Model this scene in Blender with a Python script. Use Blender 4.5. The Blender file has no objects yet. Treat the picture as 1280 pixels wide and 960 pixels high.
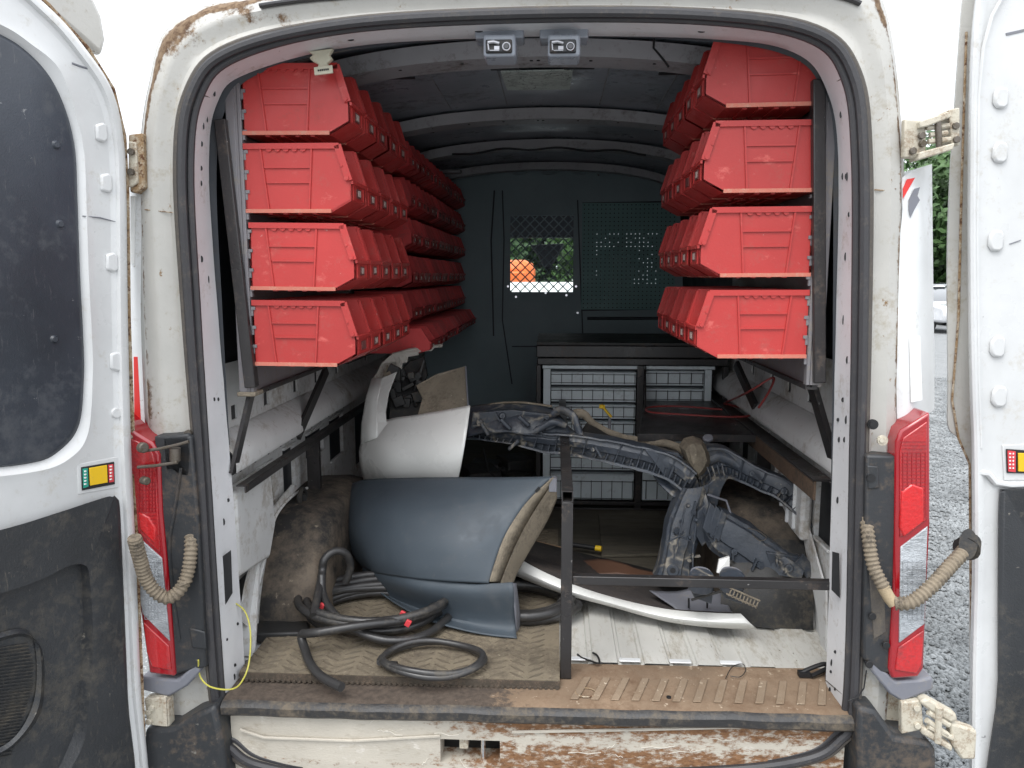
import bpy, bmesh, math, random
from mathutils import Vector, Matrix, noise
random.seed(7)
sc = bpy.context.scene
COL = sc.collection
# ---------------------------------------------------------------- camera, sky, sun, exposure
FPX = 961.0
CAM = Vector((0.053, -1.83, 1.78)); PITCH = math.radians(7.9965); YAW = math.radians(3.1849)
FW = Vector((-math.sin(YAW)*math.cos(PITCH), math.cos(YAW)*math.cos(PITCH), -math.sin(PITCH)))
RT = Vector((math.cos(YAW), math.sin(YAW), 0)); UP = RT.cross(FW)
cd = bpy.data.cameras.new("camera"); cam = bpy.data.objects.new("camera", cd); COL.objects.link(cam)
cd.sensor_fit = 'HORIZONTAL'; cd.sensor_width = 36; cd.lens = 36*FPX/1280; cd.clip_start = 0.02; cd.clip_end = 2000
M = Matrix((RT, UP, -FW)).transposed().to_4x4(); M.translation = CAM; cam.matrix_world = M
sc.camera = cam
SUN_EL, SUN_AZ = math.radians(58), math.radians(205)      # azimuth from +Y clockwise: behind the camera, a little left
w = bpy.data.worlds.new("World"); sc.world = w; w.use_nodes = True
nt = w.node_tree; nt.nodes.clear()
sky = nt.nodes.new('ShaderNodeTexSky'); sky.sky_type = 'NISHITA'; sky.sun_disc = False
sky.sun_elevation = SUN_EL; sky.sun_rotation = SUN_AZ; sky.air_density = 1.0; sky.dust_density = 5.0
hs = nt.nodes.new('ShaderNodeHueSaturation'); hs.inputs['Saturation'].default_value = 0.12; hs.inputs['Value'].default_value = 1.0
mxw = nt.nodes.new('ShaderNodeMixRGB'); mxw.inputs[0].default_value = 0.72; mxw.inputs[2].default_value = (19, 19.8, 21.0, 1)  # even cloud deck
bg = nt.nodes.new('ShaderNodeBackground'); bg.inputs[1].default_value = 0.13
wo = nt.nodes.new('ShaderNodeOutputWorld')
tc = nt.nodes.new('ShaderNodeTexCoord'); sp = nt.nodes.new('ShaderNodeSeparateXYZ'); nt.links.new(tc.outputs['Generated'], sp.inputs[0])
ml = nt.nodes.new('ShaderNodeMath'); ml.operation = 'MULTIPLY_ADD'; ml.use_clamp = True; ml.inputs[1].default_value = .60; ml.inputs[2].default_value = .40; nt.links.new(sp.outputs[2], ml.inputs[0])
vm = nt.nodes.new('ShaderNodeVectorMath'); vm.operation = 'SCALE'; nt.links.new(ml.outputs[0], vm.inputs['Scale'])   # overcast sky: zenith brighter than horizon
nt.links.new(sky.outputs[0], hs.inputs['Color']); nt.links.new(hs.outputs[0], mxw.inputs[1]); nt.links.new(mxw.outputs[0], vm.inputs[0]); nt.links.new(vm.outputs[0], bg.inputs[0]); nt.links.new(bg.outputs[0], wo.inputs[0])
sd = bpy.data.lights.new("sun", 'SUN'); sd.energy = 1.2; sd.angle = math.radians(35); sd.color = (1, 0.97, 0.93)
so = bpy.data.objects.new("sun", sd); COL.objects.link(so)
tosun = Vector((math.sin(SUN_AZ)*math.cos(SUN_EL), math.cos(SUN_AZ)*math.cos(SUN_EL), math.sin(SUN_EL)))
so.rotation_euler = tosun.to_track_quat('Z', 'Y').to_euler()
sc.view_settings.view_transform = 'Standard'; sc.view_settings.look = 'None'; sc.view_settings.gamma = 1
sc.view_settings.exposure = 0.55
sc.cycles.max_bounces = 12; sc.cycles.diffuse_bounces = 8

# ---------------------------------------------------------------- point helpers
def ray(px, py): return FW*FPX + RT*(px-640) + UP*(480-py)
def aY(px, py, Y): d = ray(px, py); return CAM + d*((Y-CAM.y)/d.y)
def aX(px, py, X): d = ray(px, py); return CAM + d*((X-CAM.x)/d.x)
def aZ(px, py, Z): d = ray(px, py); return CAM + d*((Z-CAM.z)/d.z)
def aP(px, py, P0, n, off=0.0):
    d = ray(px, py); P = P0 + n*off; return CAM + d*((P-CAM).dot(n)/d.dot(n))
def catmull(pts, n=6, closed=False):
    pts = [Vector(p) for p in pts]; L = len(pts); out = []
    for i in range(L if closed else L-1):
        if closed: a, b, c, d = pts[(i-1) % L], pts[i], pts[(i+1) % L], pts[(i+2) % L]
        else: a, b, c, d = pts[max(i-1, 0)], pts[i], pts[i+1], pts[min(i+2, L-1)]
        for k in range(n):
            t = k/n
            out.append(0.5*((2*b)+(c-a)*t+(2*a-5*b+4*c-d)*t*t+(3*b-a-3*c+d)*t*t*t))
    if not closed: out.append(pts[-1])
    return out
V = lambda *a: Vector(a)

# ---------------------------------------------------------------- mesh builder
class MB:
    def __init__(s): s.v = []; s.f = []
    def add(s, vs, fs):
        o = len(s.v); s.v += [Vector(v) for v in vs]; s.f += [tuple(i+o for i in f) for f in fs]; return s
    def box(s, c, d, rot=None):
        c = Vector(c); h = Vector(d)/2
        P = [Vector((x*h.x, y*h.y, z*h.z)) for x in (-1, 1) for y in (-1, 1) for z in (-1, 1)]
        if rot: P = [rot @ p for p in P]
        return s.add([c+p for p in P], [(0, 1, 3, 2), (4, 6, 7, 5), (0, 4, 5, 1), (2, 3, 7, 6), (0, 2, 6, 4), (1, 5, 7, 3)])
    def bb(s, a, b): a = Vector(a); b = Vector(b); return s.box((a+b)/2, [abs(x) for x in (b-a)])
    def bar(s, a, b, w, h, up=V(0, 0, 1)):
        a = Vector(a); b = Vector(b); d = (b-a); L = d.length; d.normalize()
        x = d.cross(up); x.normalize(); u = x.cross(d)
        rot = Matrix((x, d, u)).transposed()
        return s.box((a+b)/2, (w, L, h), rot)
    def tube(s, path, r, seg=10, closed=False, cap=True, sq=1.0, up=V(0, 0, 1)):
        path = [Vector(p) for p in path]; L = len(path); o = len(s.v)
        fr = None
        for i, p in enumerate(path):
            a = path[(i-1) % L] if (closed or i > 0) else p
            b = path[(i+1) % L] if (closed or i < L-1) else p
            t = (b-a).normalized()
            if fr is None:
                q = up if abs(t.dot(up)) < .95 else V(1, 0, 0)
                x = t.cross(q).normalized()
            else: x = (fr - t*fr.dot(t)).normalized()
            fr = x; y = x.cross(t)
            rr = r[i] if isinstance(r, (list, tuple)) else r
            for k in range(seg):
                an = 2*math.pi*(k+.5)/seg
                s.v.append(p + x*math.cos(an)*rr + y*math.sin(an)*rr*sq)
        for i in range(L if closed else L-1):
            j = (i+1) % L
            for k in range(seg):
                l = (k+1) % seg
                s.f.append((o+i*seg+k, o+i*seg+l, o+j*seg+l, o+j*seg+k))
        if cap and not closed:
            s.f.append(tuple(o+k for k in range(seg))[::-1]); s.f.append(tuple(o+(L-1)*seg+k for k in range(seg)))
        return s
    def loft(s, rows, closed=False):
        n = len(rows[0]); o = len(s.v)
        for r in rows: s.v += [Vector(p) for p in r]
        for i in range(len(rows)-1):
            for k in range(n if closed else n-1):
                l = (k+1) % n
                s.f.append((o+i*n+k, o+i*n+l, o+(i+1)*n+l, o+(i+1)*n+k))
        return s
    def prism(s, poly, vec):
        n = len(poly); vec = Vector(vec); poly = [Vector(p) for p in poly]
        return s.add(poly+[p+vec for p in poly], [tuple(range(n))[::-1], tuple(range(n, 2*n))]+[(i, (i+1) % n, n+(i+1) % n, n+i) for i in range(n)])
    def disc(s, c, n, r, h, seg=16, r2=None, ry=None):
        c = Vector(c); n = Vector(n).normalized(); q = V(0, 0, 1) if abs(n.z) < .9 else V(1, 0, 0)
        x = n.cross(q).normalized(); y = x.cross(n); r2 = r if r2 is None else r2; k2 = (ry/r if ry else 1)
        A = [c+x*math.cos(2*math.pi*i/seg)*r+y*math.sin(2*math.pi*i/seg)*r*k2 for i in range(seg)]
        B = [c+n*h+x*math.cos(2*math.pi*i/seg)*r2+y*math.sin(2*math.pi*i/seg)*r2*k2 for i in range(seg)]
        return s.add(A+B, [tuple(range(seg))[::-1], tuple(range(seg, 2*seg))]+[(i, (i+1) % seg, seg+(i+1) % seg, seg+i) for i in range(seg)])
    def build(s, name, mat, parent=None, smooth=False, bevel=0, solid=0, sub=0, angle=40, rough=0, rs=10):
        me = bpy.data.meshes.new(name); me.from_pydata([tuple(v) for v in s.v], [], s.f)
        bm = bmesh.new(); bm.from_mesh(me); bmesh.ops.recalc_face_normals(bm, faces=bm.faces)
        if rough:
            for v in bm.verts:
                q = noise.noise_vector(v.co*rs); v.co += q*rough
        bm.to_mesh(me); bm.free()
        me.materials.append(mat)
        if smooth: me.polygons.foreach_set('use_smooth', [True]*len(me.polygons))
        o = bpy.data.objects.new(name, me); COL.objects.link(o)
        if parent: o.parent = parent; o.matrix_parent_inverse = Matrix.Translation(-abs_loc(parent))
        if solid: m = o.modifiers.new('s', 'SOLIDIFY'); m.thickness = solid; m.offset = 0
        if sub: m = o.modifiers.new('u', 'SUBSURF'); m.levels = sub; m.render_levels = sub
        if bevel: m = o.modifiers.new('b', 'BEVEL'); m.width = bevel; m.segments = 2; m.limit_method = 'ANGLE'; m.angle_limit = math.radians(40); m.harden_normals = False
        if smooth or bevel:
            try: me.set_sharp_from_angle(angle=math.radians(angle))
            except Exception: pass
        return o
def abs_loc(o):
    return V(0, 0, 0) if o.type == 'MESH' else o.location.copy()      # meshes are built in world coordinates
def tag(o, label=None, cat=None, group=None, kind=None):
    if label: o['label'] = label
    if cat: o['category'] = cat
    if group: o['group'] = group
    if kind: o['kind'] = kind
    return o
def thing(name, label, cat, loc=(0, 0, 0), group=None):
    o = bpy.data.objects.new(name, None); COL.objects.link(o); o.location = loc; o.empty_display_size = .1
    return tag(o, label, cat, group)

# ---------------------------------------------------------------- materials
def rgb(c): return (c[0], c[1], c[2], 1)
def mat(name, base, rough=.5, metal=0, vary=.12, dirt=None, amt=.3, dscale=4, fine=None, famt=.15, fscale=60, bump=.0, bscale=120, spec=.5, coat=0, trans=0, wave=None, stretch=None, scr=None, vein=None, attr=False, objvar=0):
    m = bpy.data.materials.new(name); m.use_nodes = True; N = m.node_tree.nodes; L = m.node_tree.links
    b = N['Principled BSDF']; b.inputs['Metallic'].default_value = metal; b.inputs['Specular IOR Level'].default_value = spec
    b.inputs['Coat Weight'].default_value = coat; b.inputs['Transmission Weight'].default_value = trans
    geo = N.new('ShaderNodeNewGeometry'); src = geo.outputs['Position']
    if stretch:
        mp = N.new('ShaderNodeMapping'); mp.inputs['Scale'].default_value = stretch; L.new(src, mp.inputs[0]); src = mp.outputs[0]
    def nz(scale, det=6, rg=.6):
        n = N.new('ShaderNodeTexNoise'); n.inputs['Scale'].default_value = scale; n.inputs['Detail'].default_value = det; n.inputs['Roughness'].default_value = rg
        L.new(src, n.inputs['Vector']); return n
    def ramp(inp, a, c, ca=(0, 0, 0, 1), cb=(1, 1, 1, 1)):
        r = N.new('ShaderNodeValToRGB'); r.color_ramp.elements[0].position = a; r.color_ramp.elements[1].position = c
        r.color_ramp.elements[0].color = ca; r.color_ramp.elements[1].color = cb; L.new(inp, r.inputs[0]); return r.outputs[0]
    def mix(f, a, c, mode='MIX'):
        x = N.new('ShaderNodeMixRGB'); x.blend_type = mode
        if isinstance(f, float): x.inputs[0].default_value = f
        else: L.new(f, x.inputs[0])
        for i, q in ((1, a), (2, c)):
            if isinstance(q, tuple): x.inputs[i].default_value = rgb(q)
            else: L.new(q, x.inputs[i])
        return x.outputs[0]
    n1 = nz(3.1); lo = tuple(x*(1-vary) for x in base); hi = tuple(min(1, x*(1+vary)) for x in base)
    col = ramp(n1.outputs[0], .3, .7, rgb(lo), rgb(hi))
    rr = ramp(nz(7).outputs[0], .3, .7, rgb((max(0.02, rough-.1),)*3), rgb((min(1, rough+.12),)*3))
    if dirt:
        ad = N.new('ShaderNodeMath'); ad.operation = 'MULTIPLY_ADD'; ad.inputs[1].default_value = .45; L.new(nz(dscale*7, 8, .75).outputs[0], ad.inputs[0])
        a2 = N.new('ShaderNodeMath'); a2.operation = 'MULTIPLY'; a2.inputs[1].default_value = .55; L.new(nz(dscale, 10, .7).outputs[0], a2.inputs[0]); L.new(a2.outputs[0], ad.inputs[2])
        f = ramp(ad.outputs[0], .570-amt*.22, .72-amt*.22)
        col = mix(f, col, dirt); rr = mix(f, rr, (.85, .85, .85))
    if fine:
        f2 = ramp(nz(fscale, 5, .7).outputs[0], .70-famt*.5, .76-famt*.5)
        col = mix(f2, col, fine)
    if objvar:   # each moulding has faded a little differently
        oi = N.new('ShaderNodeObjectInfo'); col = mix(1.0, col, ramp(oi.outputs['Random'], 0, 1, (1-objvar, 1-objvar, 1-objvar, 1), (1, 1, 1, 1)), 'MULTIPLY')
    if scr:      # fine scratches and wipes
        ms = N.new('ShaderNodeMapping'); ms.inputs['Rotation'].default_value = (.3, .5, .2); ms.inputs['Scale'].default_value = (6, 60, 9); L.new(geo.outputs['Position'], ms.inputs[0])
        n5 = N.new('ShaderNodeTexNoise'); n5.inputs['Scale'].default_value = 2.5; n5.inputs['Detail'].default_value = 8; n5.inputs['Roughness'].default_value = .7; L.new(ms.outputs[0], n5.inputs['Vector'])
        col = mix(ramp(n5.outputs[0], .60, .68), col, scr)
    if vein:     # pale dust lines left by drying mud
        vo = N.new('ShaderNodeTexVoronoi'); vo.feature = 'DISTANCE_TO_EDGE'; vo.inputs['Scale'].default_value = vein[0]
        wn = N.new('ShaderNodeVectorMath'); wn.operation = 'MULTIPLY_ADD'; n6 = nz(14, 3); wn.inputs[1].default_value = (.06, .06, .06); L.new(n6.outputs[1], wn.inputs[0]); L.new(geo.outputs['Position'], wn.inputs[2]); L.new(wn.outputs[0], vo.inputs['Vector'])
        vr = ramp(vo.outputs['Distance'], .0, .045, (1, 1, 1, 1), (0, 0, 0, 1)); br = ramp(nz(8, 4).outputs[0], .45, .60)
        mm = N.new('ShaderNodeMath'); mm.operation = 'MULTIPLY'; L.new(vr, mm.inputs[0]); L.new(br, mm.inputs[1]); col = mix(mm.outputs[0], col, vein[1])
    if attr:     # rust that gathers along the seams (mesh attribute marks where)
        at = N.new('ShaderNodeAttribute'); at.attribute_name = 'rust'; a3 = N.new('ShaderNodeMath'); a3.operation = 'ADD'; a4 = N.new('ShaderNodeMath'); a4.operation = 'MULTIPLY'; a4.inputs[1].default_value = .9
        L.new(at.outputs['Fac'], a4.inputs[0]); L.new(a4.outputs[0], a3.inputs[0]); L.new(nz(26, 9, .75).outputs[0], a3.inputs[1])
        f3 = ramp(a3.outputs[0], .78, .90); rc_ = ramp(nz(60, 6, .7).outputs[0], .38, .6, rgb(attr[0]), rgb(attr[1])); col = mix(f3, col, rc_); rr = mix(f3, rr, (.9, .9, .9))
    L.new(col, b.inputs['Base Color']); L.new(rr, b.inputs['Roughness'])
    if bump:
        bp = N.new('ShaderNodeBump'); bp.inputs['Strength'].default_value = min(1, bump); bp.inputs['Distance'].default_value = .004
        L.new(nz(bscale, 4).outputs[0], bp.inputs['Height']); L.new(bp.outputs[0], b.inputs['Normal'])
    return m
BROWN = (.13, .085, .05); DUST = (.30, .25, .19); RUST = (.20, .075, .025)
m_white = mat('white_paint', (.72, .73, .73), .35, dirt=(.42, .39, .33), amt=.12, dscale=9, fine=(.25, .2, .14), famt=.03, fscale=45, coat=.3, bump=.08, bscale=30)
m_door = mat('door_white_paint', (.61, .615, .61), .32, dirt=(.46, .43, .37), amt=.12, dscale=7, fine=(.2, .2, .2), famt=.0, fscale=38, coat=.35, bump=.08, bscale=20)
m_frame = mat('dirty_white_frame_paint', (.45, .44, .41), .45, attr=((.075, .038, .018), (.20, .135, .08)), dirt=(.30, .25, .17), amt=.20, dscale=7, fine=(.2, .12, .05), famt=.10, fscale=30, bump=.2, bscale=60)
m_jamb = mat('jamb_paint', (.68, .68, .69), .45, dirt=(.38, .33, .28), amt=.12, dscale=8, fine=(.08, .06, .05), famt=.0, fscale=70, bump=.1, bscale=40)
m_head = mat('header_grey', (.33, .315, .31), .55, dirt=(.2, .17, .13), amt=.35, dscale=8)
m_rust = mat('rusty_seam', (.26, .17, .09), .9, dirt=(.5, .45, .36), amt=.45, dscale=30, fine=(.1, .045, .02), famt=.35, fscale=80, bump=.6, bscale=120)
m_seal = mat('rubber_seal', (.040, .039, .042), .5, dirt=(.10, .085, .07), amt=.15, dscale=25, bump=.2)
m_sealbr = mat('dusty_rubber_seal', (.075, .066, .058), .7, dirt=(.13, .11, .085), amt=.3, dscale=20, bump=.3)
m_blackp = mat('black_plastic', (.026, .028, .031), .5, scr=(.07, .06, .05), dirt=(.12, .09, .065), amt=.30, dscale=6, fine=(.16, .15, .13), famt=.08, fscale=50, bump=.15)
m_trim = mat('scuffed_black_trim', (.028, .030, .033), .45, vary=.3, scr=(.075, .07, .06), dirt=(.085, .075, .060), amt=.22, dscale=4, fine=(.22, .2, .17), famt=.05, fscale=35, bump=.3, bscale=200)
m_cover = mat('black_window_cover', (.036, .042, .054), .36, vary=.3, scr=(.075, .078, .085), dirt=(.075, .08, .088), amt=.22, dscale=5, fine=(.3, .3, .3), famt=.04, fscale=25, bump=.15, bscale=300)
m_blacksteel = mat('black_steel', (.022, .020, .020), .34, vary=.3, dirt=(.11, .08, .06), amt=.16, dscale=12, fine=(.4, .38, .36), famt=.05, fscale=90, bump=.15, spec=.6)
m_red = mat('red_bin_plastic', (.50, .042, .038), .42, objvar=.22, vary=.10, scr=(.56, .10, .085), dirt=(.42, .09, .075), amt=.18, dscale=14, fine=(.55, .25, .22), famt=.03, fscale=55, bump=.10, bscale=200)
m_redd = mat('dusty_red_lip', (.55, .17, .12), .7, vary=.1, dirt=(.5, .3, .22), amt=.3, dscale=30)
m_reddk = mat('dark_red_dusty_bin_plastic', (.60, .048, .048), .5, objvar=.45, vary=.15, dirt=(.27, .06, .06), amt=.25, dscale=14)
m_card = mat('bin_card', (.50, .40, .36), .7, dirt=(.3, .12, .1), amt=.3, dscale=60)
m_cardd = mat('bin_card_dark', (.16, .05, .045), .6)
m_louv = mat('louvred_panel_grey', (.22, .21, .22), .45, metal=.3, dirt=(.3, .26, .2), amt=.25, dscale=10)
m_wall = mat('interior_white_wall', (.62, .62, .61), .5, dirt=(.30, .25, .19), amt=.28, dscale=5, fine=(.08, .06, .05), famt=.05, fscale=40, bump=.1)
m_walldk = mat('interior_dark_wall', (.040, .045, .054), .55, dirt=(.07, .065, .06), amt=.3, dscale=5, bump=.1)
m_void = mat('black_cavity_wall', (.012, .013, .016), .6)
m_roof = mat('roof_grey_paint', (.30, .325, .37), .34, vary=.2, dirt=(.10, .09, .08), amt=.2, dscale=4, bump=.08, bscale=25, spec=.6)
m_bow = mat('roof_bow_paint', (.34, .335, .35), .5, dirt=(.10, .08, .06), amt=.25, dscale=6)
m_part = mat('bulkhead_paint', (.27, .35, .375), .5, vary=.10, dirt=(.30, .37, .39), amt=.3, dscale=3, bump=.15, bscale=150)
m_mud = mat('dusty_wheel_well_mat', (.125, .098, .072), .75, vary=.3, dirt=(.022, .021, .020), amt=.62, dscale=2.6, fine=(.24, .2, .15), famt=.10, fscale=30, bump=.4, bscale=70)
m_rubber = mat('black_rubber_mat', (.022, .022, .022), .5, dirt=(.09, .075, .055), amt=.3, dscale=8, bump=.2)
m_mat = mat('dusty_tread_mat', (.20, .165, .115), .85, vary=.2, dirt=(.085, .068, .05), amt=.45, dscale=7, fine=(.33, .28, .2), famt=.12, fscale=60, bump=.5, bscale=180)
m_matedge = mat('mat_cut_edge', (.06, .048, .036), .9, dirt=(.14, .1, .07), amt=.4, dscale=40, bump=.6, bscale=150)
m_floor = mat('worn_white_floor', (.56, .55, .51), .5, dirt=(.33, .29, .22), amt=.30, dscale=7, fine=(.10, .08, .05), famt=.10, fscale=55, bump=.15, stretch=(1.6, .55, 1))
m_ply = mat('dirty_plywood', (.085, .075, .055), .85, vary=.25, dirt=(.04, .034, .028), amt=.35, dscale=4, bump=.25, stretch=(.5, 3, 1))
m_sill = mat('rusty_sill_dirt', (.215, .150, .098), .85, attr=((.055, .042, .033), (.095, .072, .055)), vary=.3, dirt=(.14, .085, .05), amt=.40, dscale=4, fine=(.42, .34, .25), famt=.16, fscale=40, bump=.5, bscale=120)
m_sillL = mat('brown_muddy_sill', (.085, .066, .052), .8, vary=.2, dirt=(.2, .14, .09), amt=.2, dscale=6, bump=.3)
m_lip = mat('black_sill_lip', (.032, .031, .031), .5, dirt=(.155, .125, .09), amt=.42, dscale=7, bump=.4)
m_under = mat('rust_and_scratched_paint', (.50, .46, .39), .5, scr=(.62, .58, .52), vary=.15, attr=((.13, .062, .028), (.25, .13, .062)), dirt=(.34, .29, .22), amt=.2, dscale=5, fine=(.10, .06, .035), famt=.06, fscale=22, bump=.3, stretch=(1, 1, 2.2))
m_hose = mat('black_rubber_hose', (.032, .031, .031), .38, vary=.3, dirt=(.10, .088, .07), amt=.18, dscale=12, bump=.15, spec=.6)
m_bumpg = mat('grey_blue_bumper_plastic', (.056, .072, .088), .55, vary=.12, scr=(.075, .088, .10), dirt=(.085, .095, .105), amt=.22, dscale=4, fine=(.12, .13, .14), famt=.02, fscale=50, bump=.07, bscale=300)
m_bumpw = mat('white_bumper_paint', (.70, .70, .67), .30, vary=.05, dirt=(.55, .53, .48), amt=.12, dscale=5, coat=.5)
m_tan = mat('dusty_tan_plastic', (.23, .195, .145), .8, vary=.25, dirt=(.12, .10, .075), amt=.4, dscale=12, fine=(.4, .35, .26), famt=.1, fscale=70, bump=.4)
m_beam = mat('dusty_blue_grey_plastic', (.046, .055, .070), .36, vary=.35, vein=(7, (.30, .27, .22)), dirt=(.16, .145, .12), amt=.24, dscale=8, fine=(.30, .28, .25), famt=.06, fscale=32, bump=.35, bscale=90)
m_felt = mat('dark_felt_liner', (.035, .03, .028), .95, dirt=(.07, .055, .045), amt=.4, dscale=10, bump=.5, bscale=400)
m_silver = mat('drawer_silver', (.62, .68, .70), .4, dirt=(.42, .44, .44), amt=.18, dscale=9)
m_wire = mat('black_wire', (.012, .012, .013), .5)
m_hinge = mat('cream_hinge_paint', (.52, .48, .39), .5, dirt=(.22, .14, .08), amt=.38, dscale=22, bump=.3)
m_greas = mat('greasy_steel', (.16, .14, .12), .4, metal=.7, dirt=(.1, .08, .05), amt=.4, dscale=30)
m_cond = mat('dusty_corrugated_conduit', (.22, .18, .13), .8, vary=.2, dirt=(.04, .033, .028), amt=.35, dscale=25, bump=.2)
m_tape = mat('beige_tape', (.38, .30, .19), .8, dirt=(.2, .15, .1), amt=.3, dscale=40)
m_lens = mat('red_lens', (.40, .005, .008), .15, vary=.45, dirt=(.22, .003, .006), amt=.30, dscale=10, coat=1, spec=.7, bump=.5, bscale=120)
m_lensd = mat('dark_red_lens_rim', (.30, .004, .010), .15, coat=1)
m_ref = mat('red_lens_bulb_area', (.55, .008, .010), .2, vary=.3, dirt=(.38, .004, .006), amt=.3, dscale=14, coat=.8, bump=.6, bscale=120)
m_clear = mat('clear_lens', (.40, .42, .44), .15, metal=.3, vary=.5, dirt=(.16, .17, .18), amt=.34, dscale=12, coat=1, bump=.8, bscale=160, stretch=(1, 1, 2.5))
m_chrome = mat('chrome', (.8, .8, .82), .12, metal=1)
m_greas2 = mat('dull_chrome', (.38, .38, .40), .3, metal=.9, vary=.4)
m_glassd = mat('camera_glass', (.02, .02, .025), .05, coat=1)
m_yel = mat('yellow_reflector', (.75, .47, .01), .4, dirt=(.5, .35, .1), amt=.15, dscale=40)
m_teal = mat('green_label', (.02, .30, .22), .5)
m_rlab = mat('red_label', (.60, .05, .06), .5)
m_ytag = mat('yellow_plastic', (.80, .52, .02), .4)
m_ywire = mat('yellow_green_wire', (.50, .46, .08), .4)
m_rwire = mat('red_wire', (.30, .05, .045), .45)
m_cap = mat('grey_bumper_cap', (.17, .175, .20), .5, dirt=(.25, .23, .2), amt=.2, dscale=12, bump=.15)
m_cream = mat('cream_plastic', (.60, .57, .44), .5, dirt=(.35, .3, .2), amt=.2, dscale=30)
m_refw = mat('reflective_white', (.82, .82, .80), .3)
m_tapered = mat('reflective_red', (.70, .04, .035), .35)
m_stone = mat('gravel_stone', (.235, .245, .248), .8, vary=.4, dirt=(.13, .14, .145), amt=.4, dscale=20)
m_ground = mat('gravel_ground', (.19, .197, .197), .9, vary=.2, dirt=(.16, .16, .16), amt=.5, dscale=40, fine=(.45, .46, .46), famt=.3, fscale=60, bump=1, bscale=70)
m_bark = mat('bark', (.09, .07, .05), .9, bump=.5, bscale=20)
m_leaf = mat('leaves', (.055, .115, .030), .6, vary=.35)
m_leaf2 = mat('leaves_dark', (.035, .080, .024), .6, vary=.35)
m_carw = mat('white_car_paint', (.72, .73, .75), .2, coat=1)
m_carg = mat('dark_car_paint', (.06, .07, .09), .2, coat=1)
m_glass = mat('car_glass', (.02, .025, .03), .05, coat=1)
m_tyre = mat('tyre', (.02, .02, .02), .8)
m_orange = mat('orange_paint', (.85, .16, .03), .4)
m_wind = bpy.data.materials.new('windscreen_glass'); m_wind.use_nodes = True
_n = m_wind.node_tree; _n.nodes.clear(); _t = _n.nodes.new('ShaderNodeBsdfTransparent'); _t.inputs[0].default_value = (.85, .92, .88, 1)
_g = _n.nodes.new('ShaderNodeBsdfGlossy'); _g.inputs[1].default_value = .03; _m = _n.nodes.new('ShaderNodeMixShader'); _m.inputs[0].default_value = .06; _o = _n.nodes.new('ShaderNodeOutputMaterial')
_n.links.new(_t.outputs[0], _m.inputs[1]); _n.links.new(_g.outputs[0], _m.inputs[2]); _n.links.new(_m.outputs[0], _o.inputs[0])

# ---------------------------------------------------------------- ground, gravel
g = MB().add([(-300, -80, 0), (300, -80, 0), (300, 500, 0), (-300, 500, 0)], [(0, 1, 2, 3)]).build('ground', m_ground); tag(g, kind='structure')
def gravel():
    mb = MB(); rnd = random.Random(3)
    def stone(x, y, r):
        th = rnd.random()*6.28; a, b, c = r*rnd.uniform(.8, 1.3), r*rnd.uniform(.6, 1), r*rnd.uniform(.5, .9)
        vs = []
        for (p, q, z) in ((1, 0, .1), (.2, 1, -.1), (-1, .2, .15), (-.1, -1, 0), (.3, .3, 1), (-.4, -.3, .8), (.2, -.6, .75)):
            p *= a*rnd.uniform(.8, 1.1); q *= b*rnd.uniform(.8, 1.1)
            vs.append((x+p*math.cos(th)-q*math.sin(th), y+p*math.sin(th)+q*math.cos(th), r*.35+z*c))
        mb.add(vs, [(0, 1, 4), (1, 2, 4), (2, 5, 4), (2, 3, 5), (3, 6, 5), (3, 0, 6), (0, 4, 6), (4, 5, 6)])
    for i in range(20000):
        y = -1.0+13*(rnd.random()**1.5); d = y+1.83
        x = .053+d*(1150-694)/961+rnd.random()*d*(90/961)+rnd.uniform(-.05, .25)
        stone(x, y, rnd.uniform(.009, .021))
    for i in range(2500):
        stone(-rnd.uniform(.9, 1.6), rnd.uniform(-.9, 1.5), rnd.uniform(.01, .02))
    return mb
gr = gravel().build('gravel', m_stone); tag(gr, 'loose pale grey gravel on the ground beside the van', 'gravel', kind='stuff')

# ---------------------------------------------------------------- the van
van = thing('cargo_van', 'white cargo van seen from behind with both rear doors open and dirty rusted door frame', 'van')
# key contours, left bottom -> over the top -> right bottom
Apx = [(200, 915), (192, 800), (184, 600), (176, 400), (174, 210), (186, 105), (216, 30), (330, -6), (655, -22), (900, -24), (1060, -24), (1108, 14), (1129, 200), (1124, 400), (1122, 600), (1118, 800), (1110, 900)]
Bpx = [(270, 915), (257, 800), (246, 600), (230, 400), (219, 210), (233, 112), (285, 57), (430, 25), (655, 12), (880, 14), (1020, 34), (1074, 90), (1088, 200), (1087, 400), (1082, 600), (1077, 800), (1071, 900)]
Cpx = [(284, 905), (275, 800), (262, 600), (250, 400), (241, 210), (254, 119), (300, 73), (435, 39), (655, 26), (875, 28), (1006, 49), (1053, 98), (1066, 200), (1066, 400), (1063, 600), (1059, 800), (1053, 893)]
Dpx = [(310, 880), (304, 800), (290, 600), (273, 400), (261, 210), (272, 128), (310, 92), (440, 58), (655, 46), (880, 48), (992, 66), (1033, 112), (1048, 200), (1045, 400), (1040, 600), (1034, 800), (1031, 868)]
def cont(px, Y, n=8): return catmull([aY(x, y, Y) for x, y in px], n)
cA = cont(Apx, .05); cB = cont(Bpx, .0); cC = cont(Cpx, .015); cD = cont(Dpx, .12)
mid = [a.lerp(b, .5)+V(0, -.018, 0) for a, b in zip(cA, cB)]
m1 = [a.lerp(b, .22)+V(0, -.02, 0) for a, b in zip(cA, cB)]; m2 = [a.lerp(b, .80)+V(0, .008, 0) for a, b in zip(cA, cB)]
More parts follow.
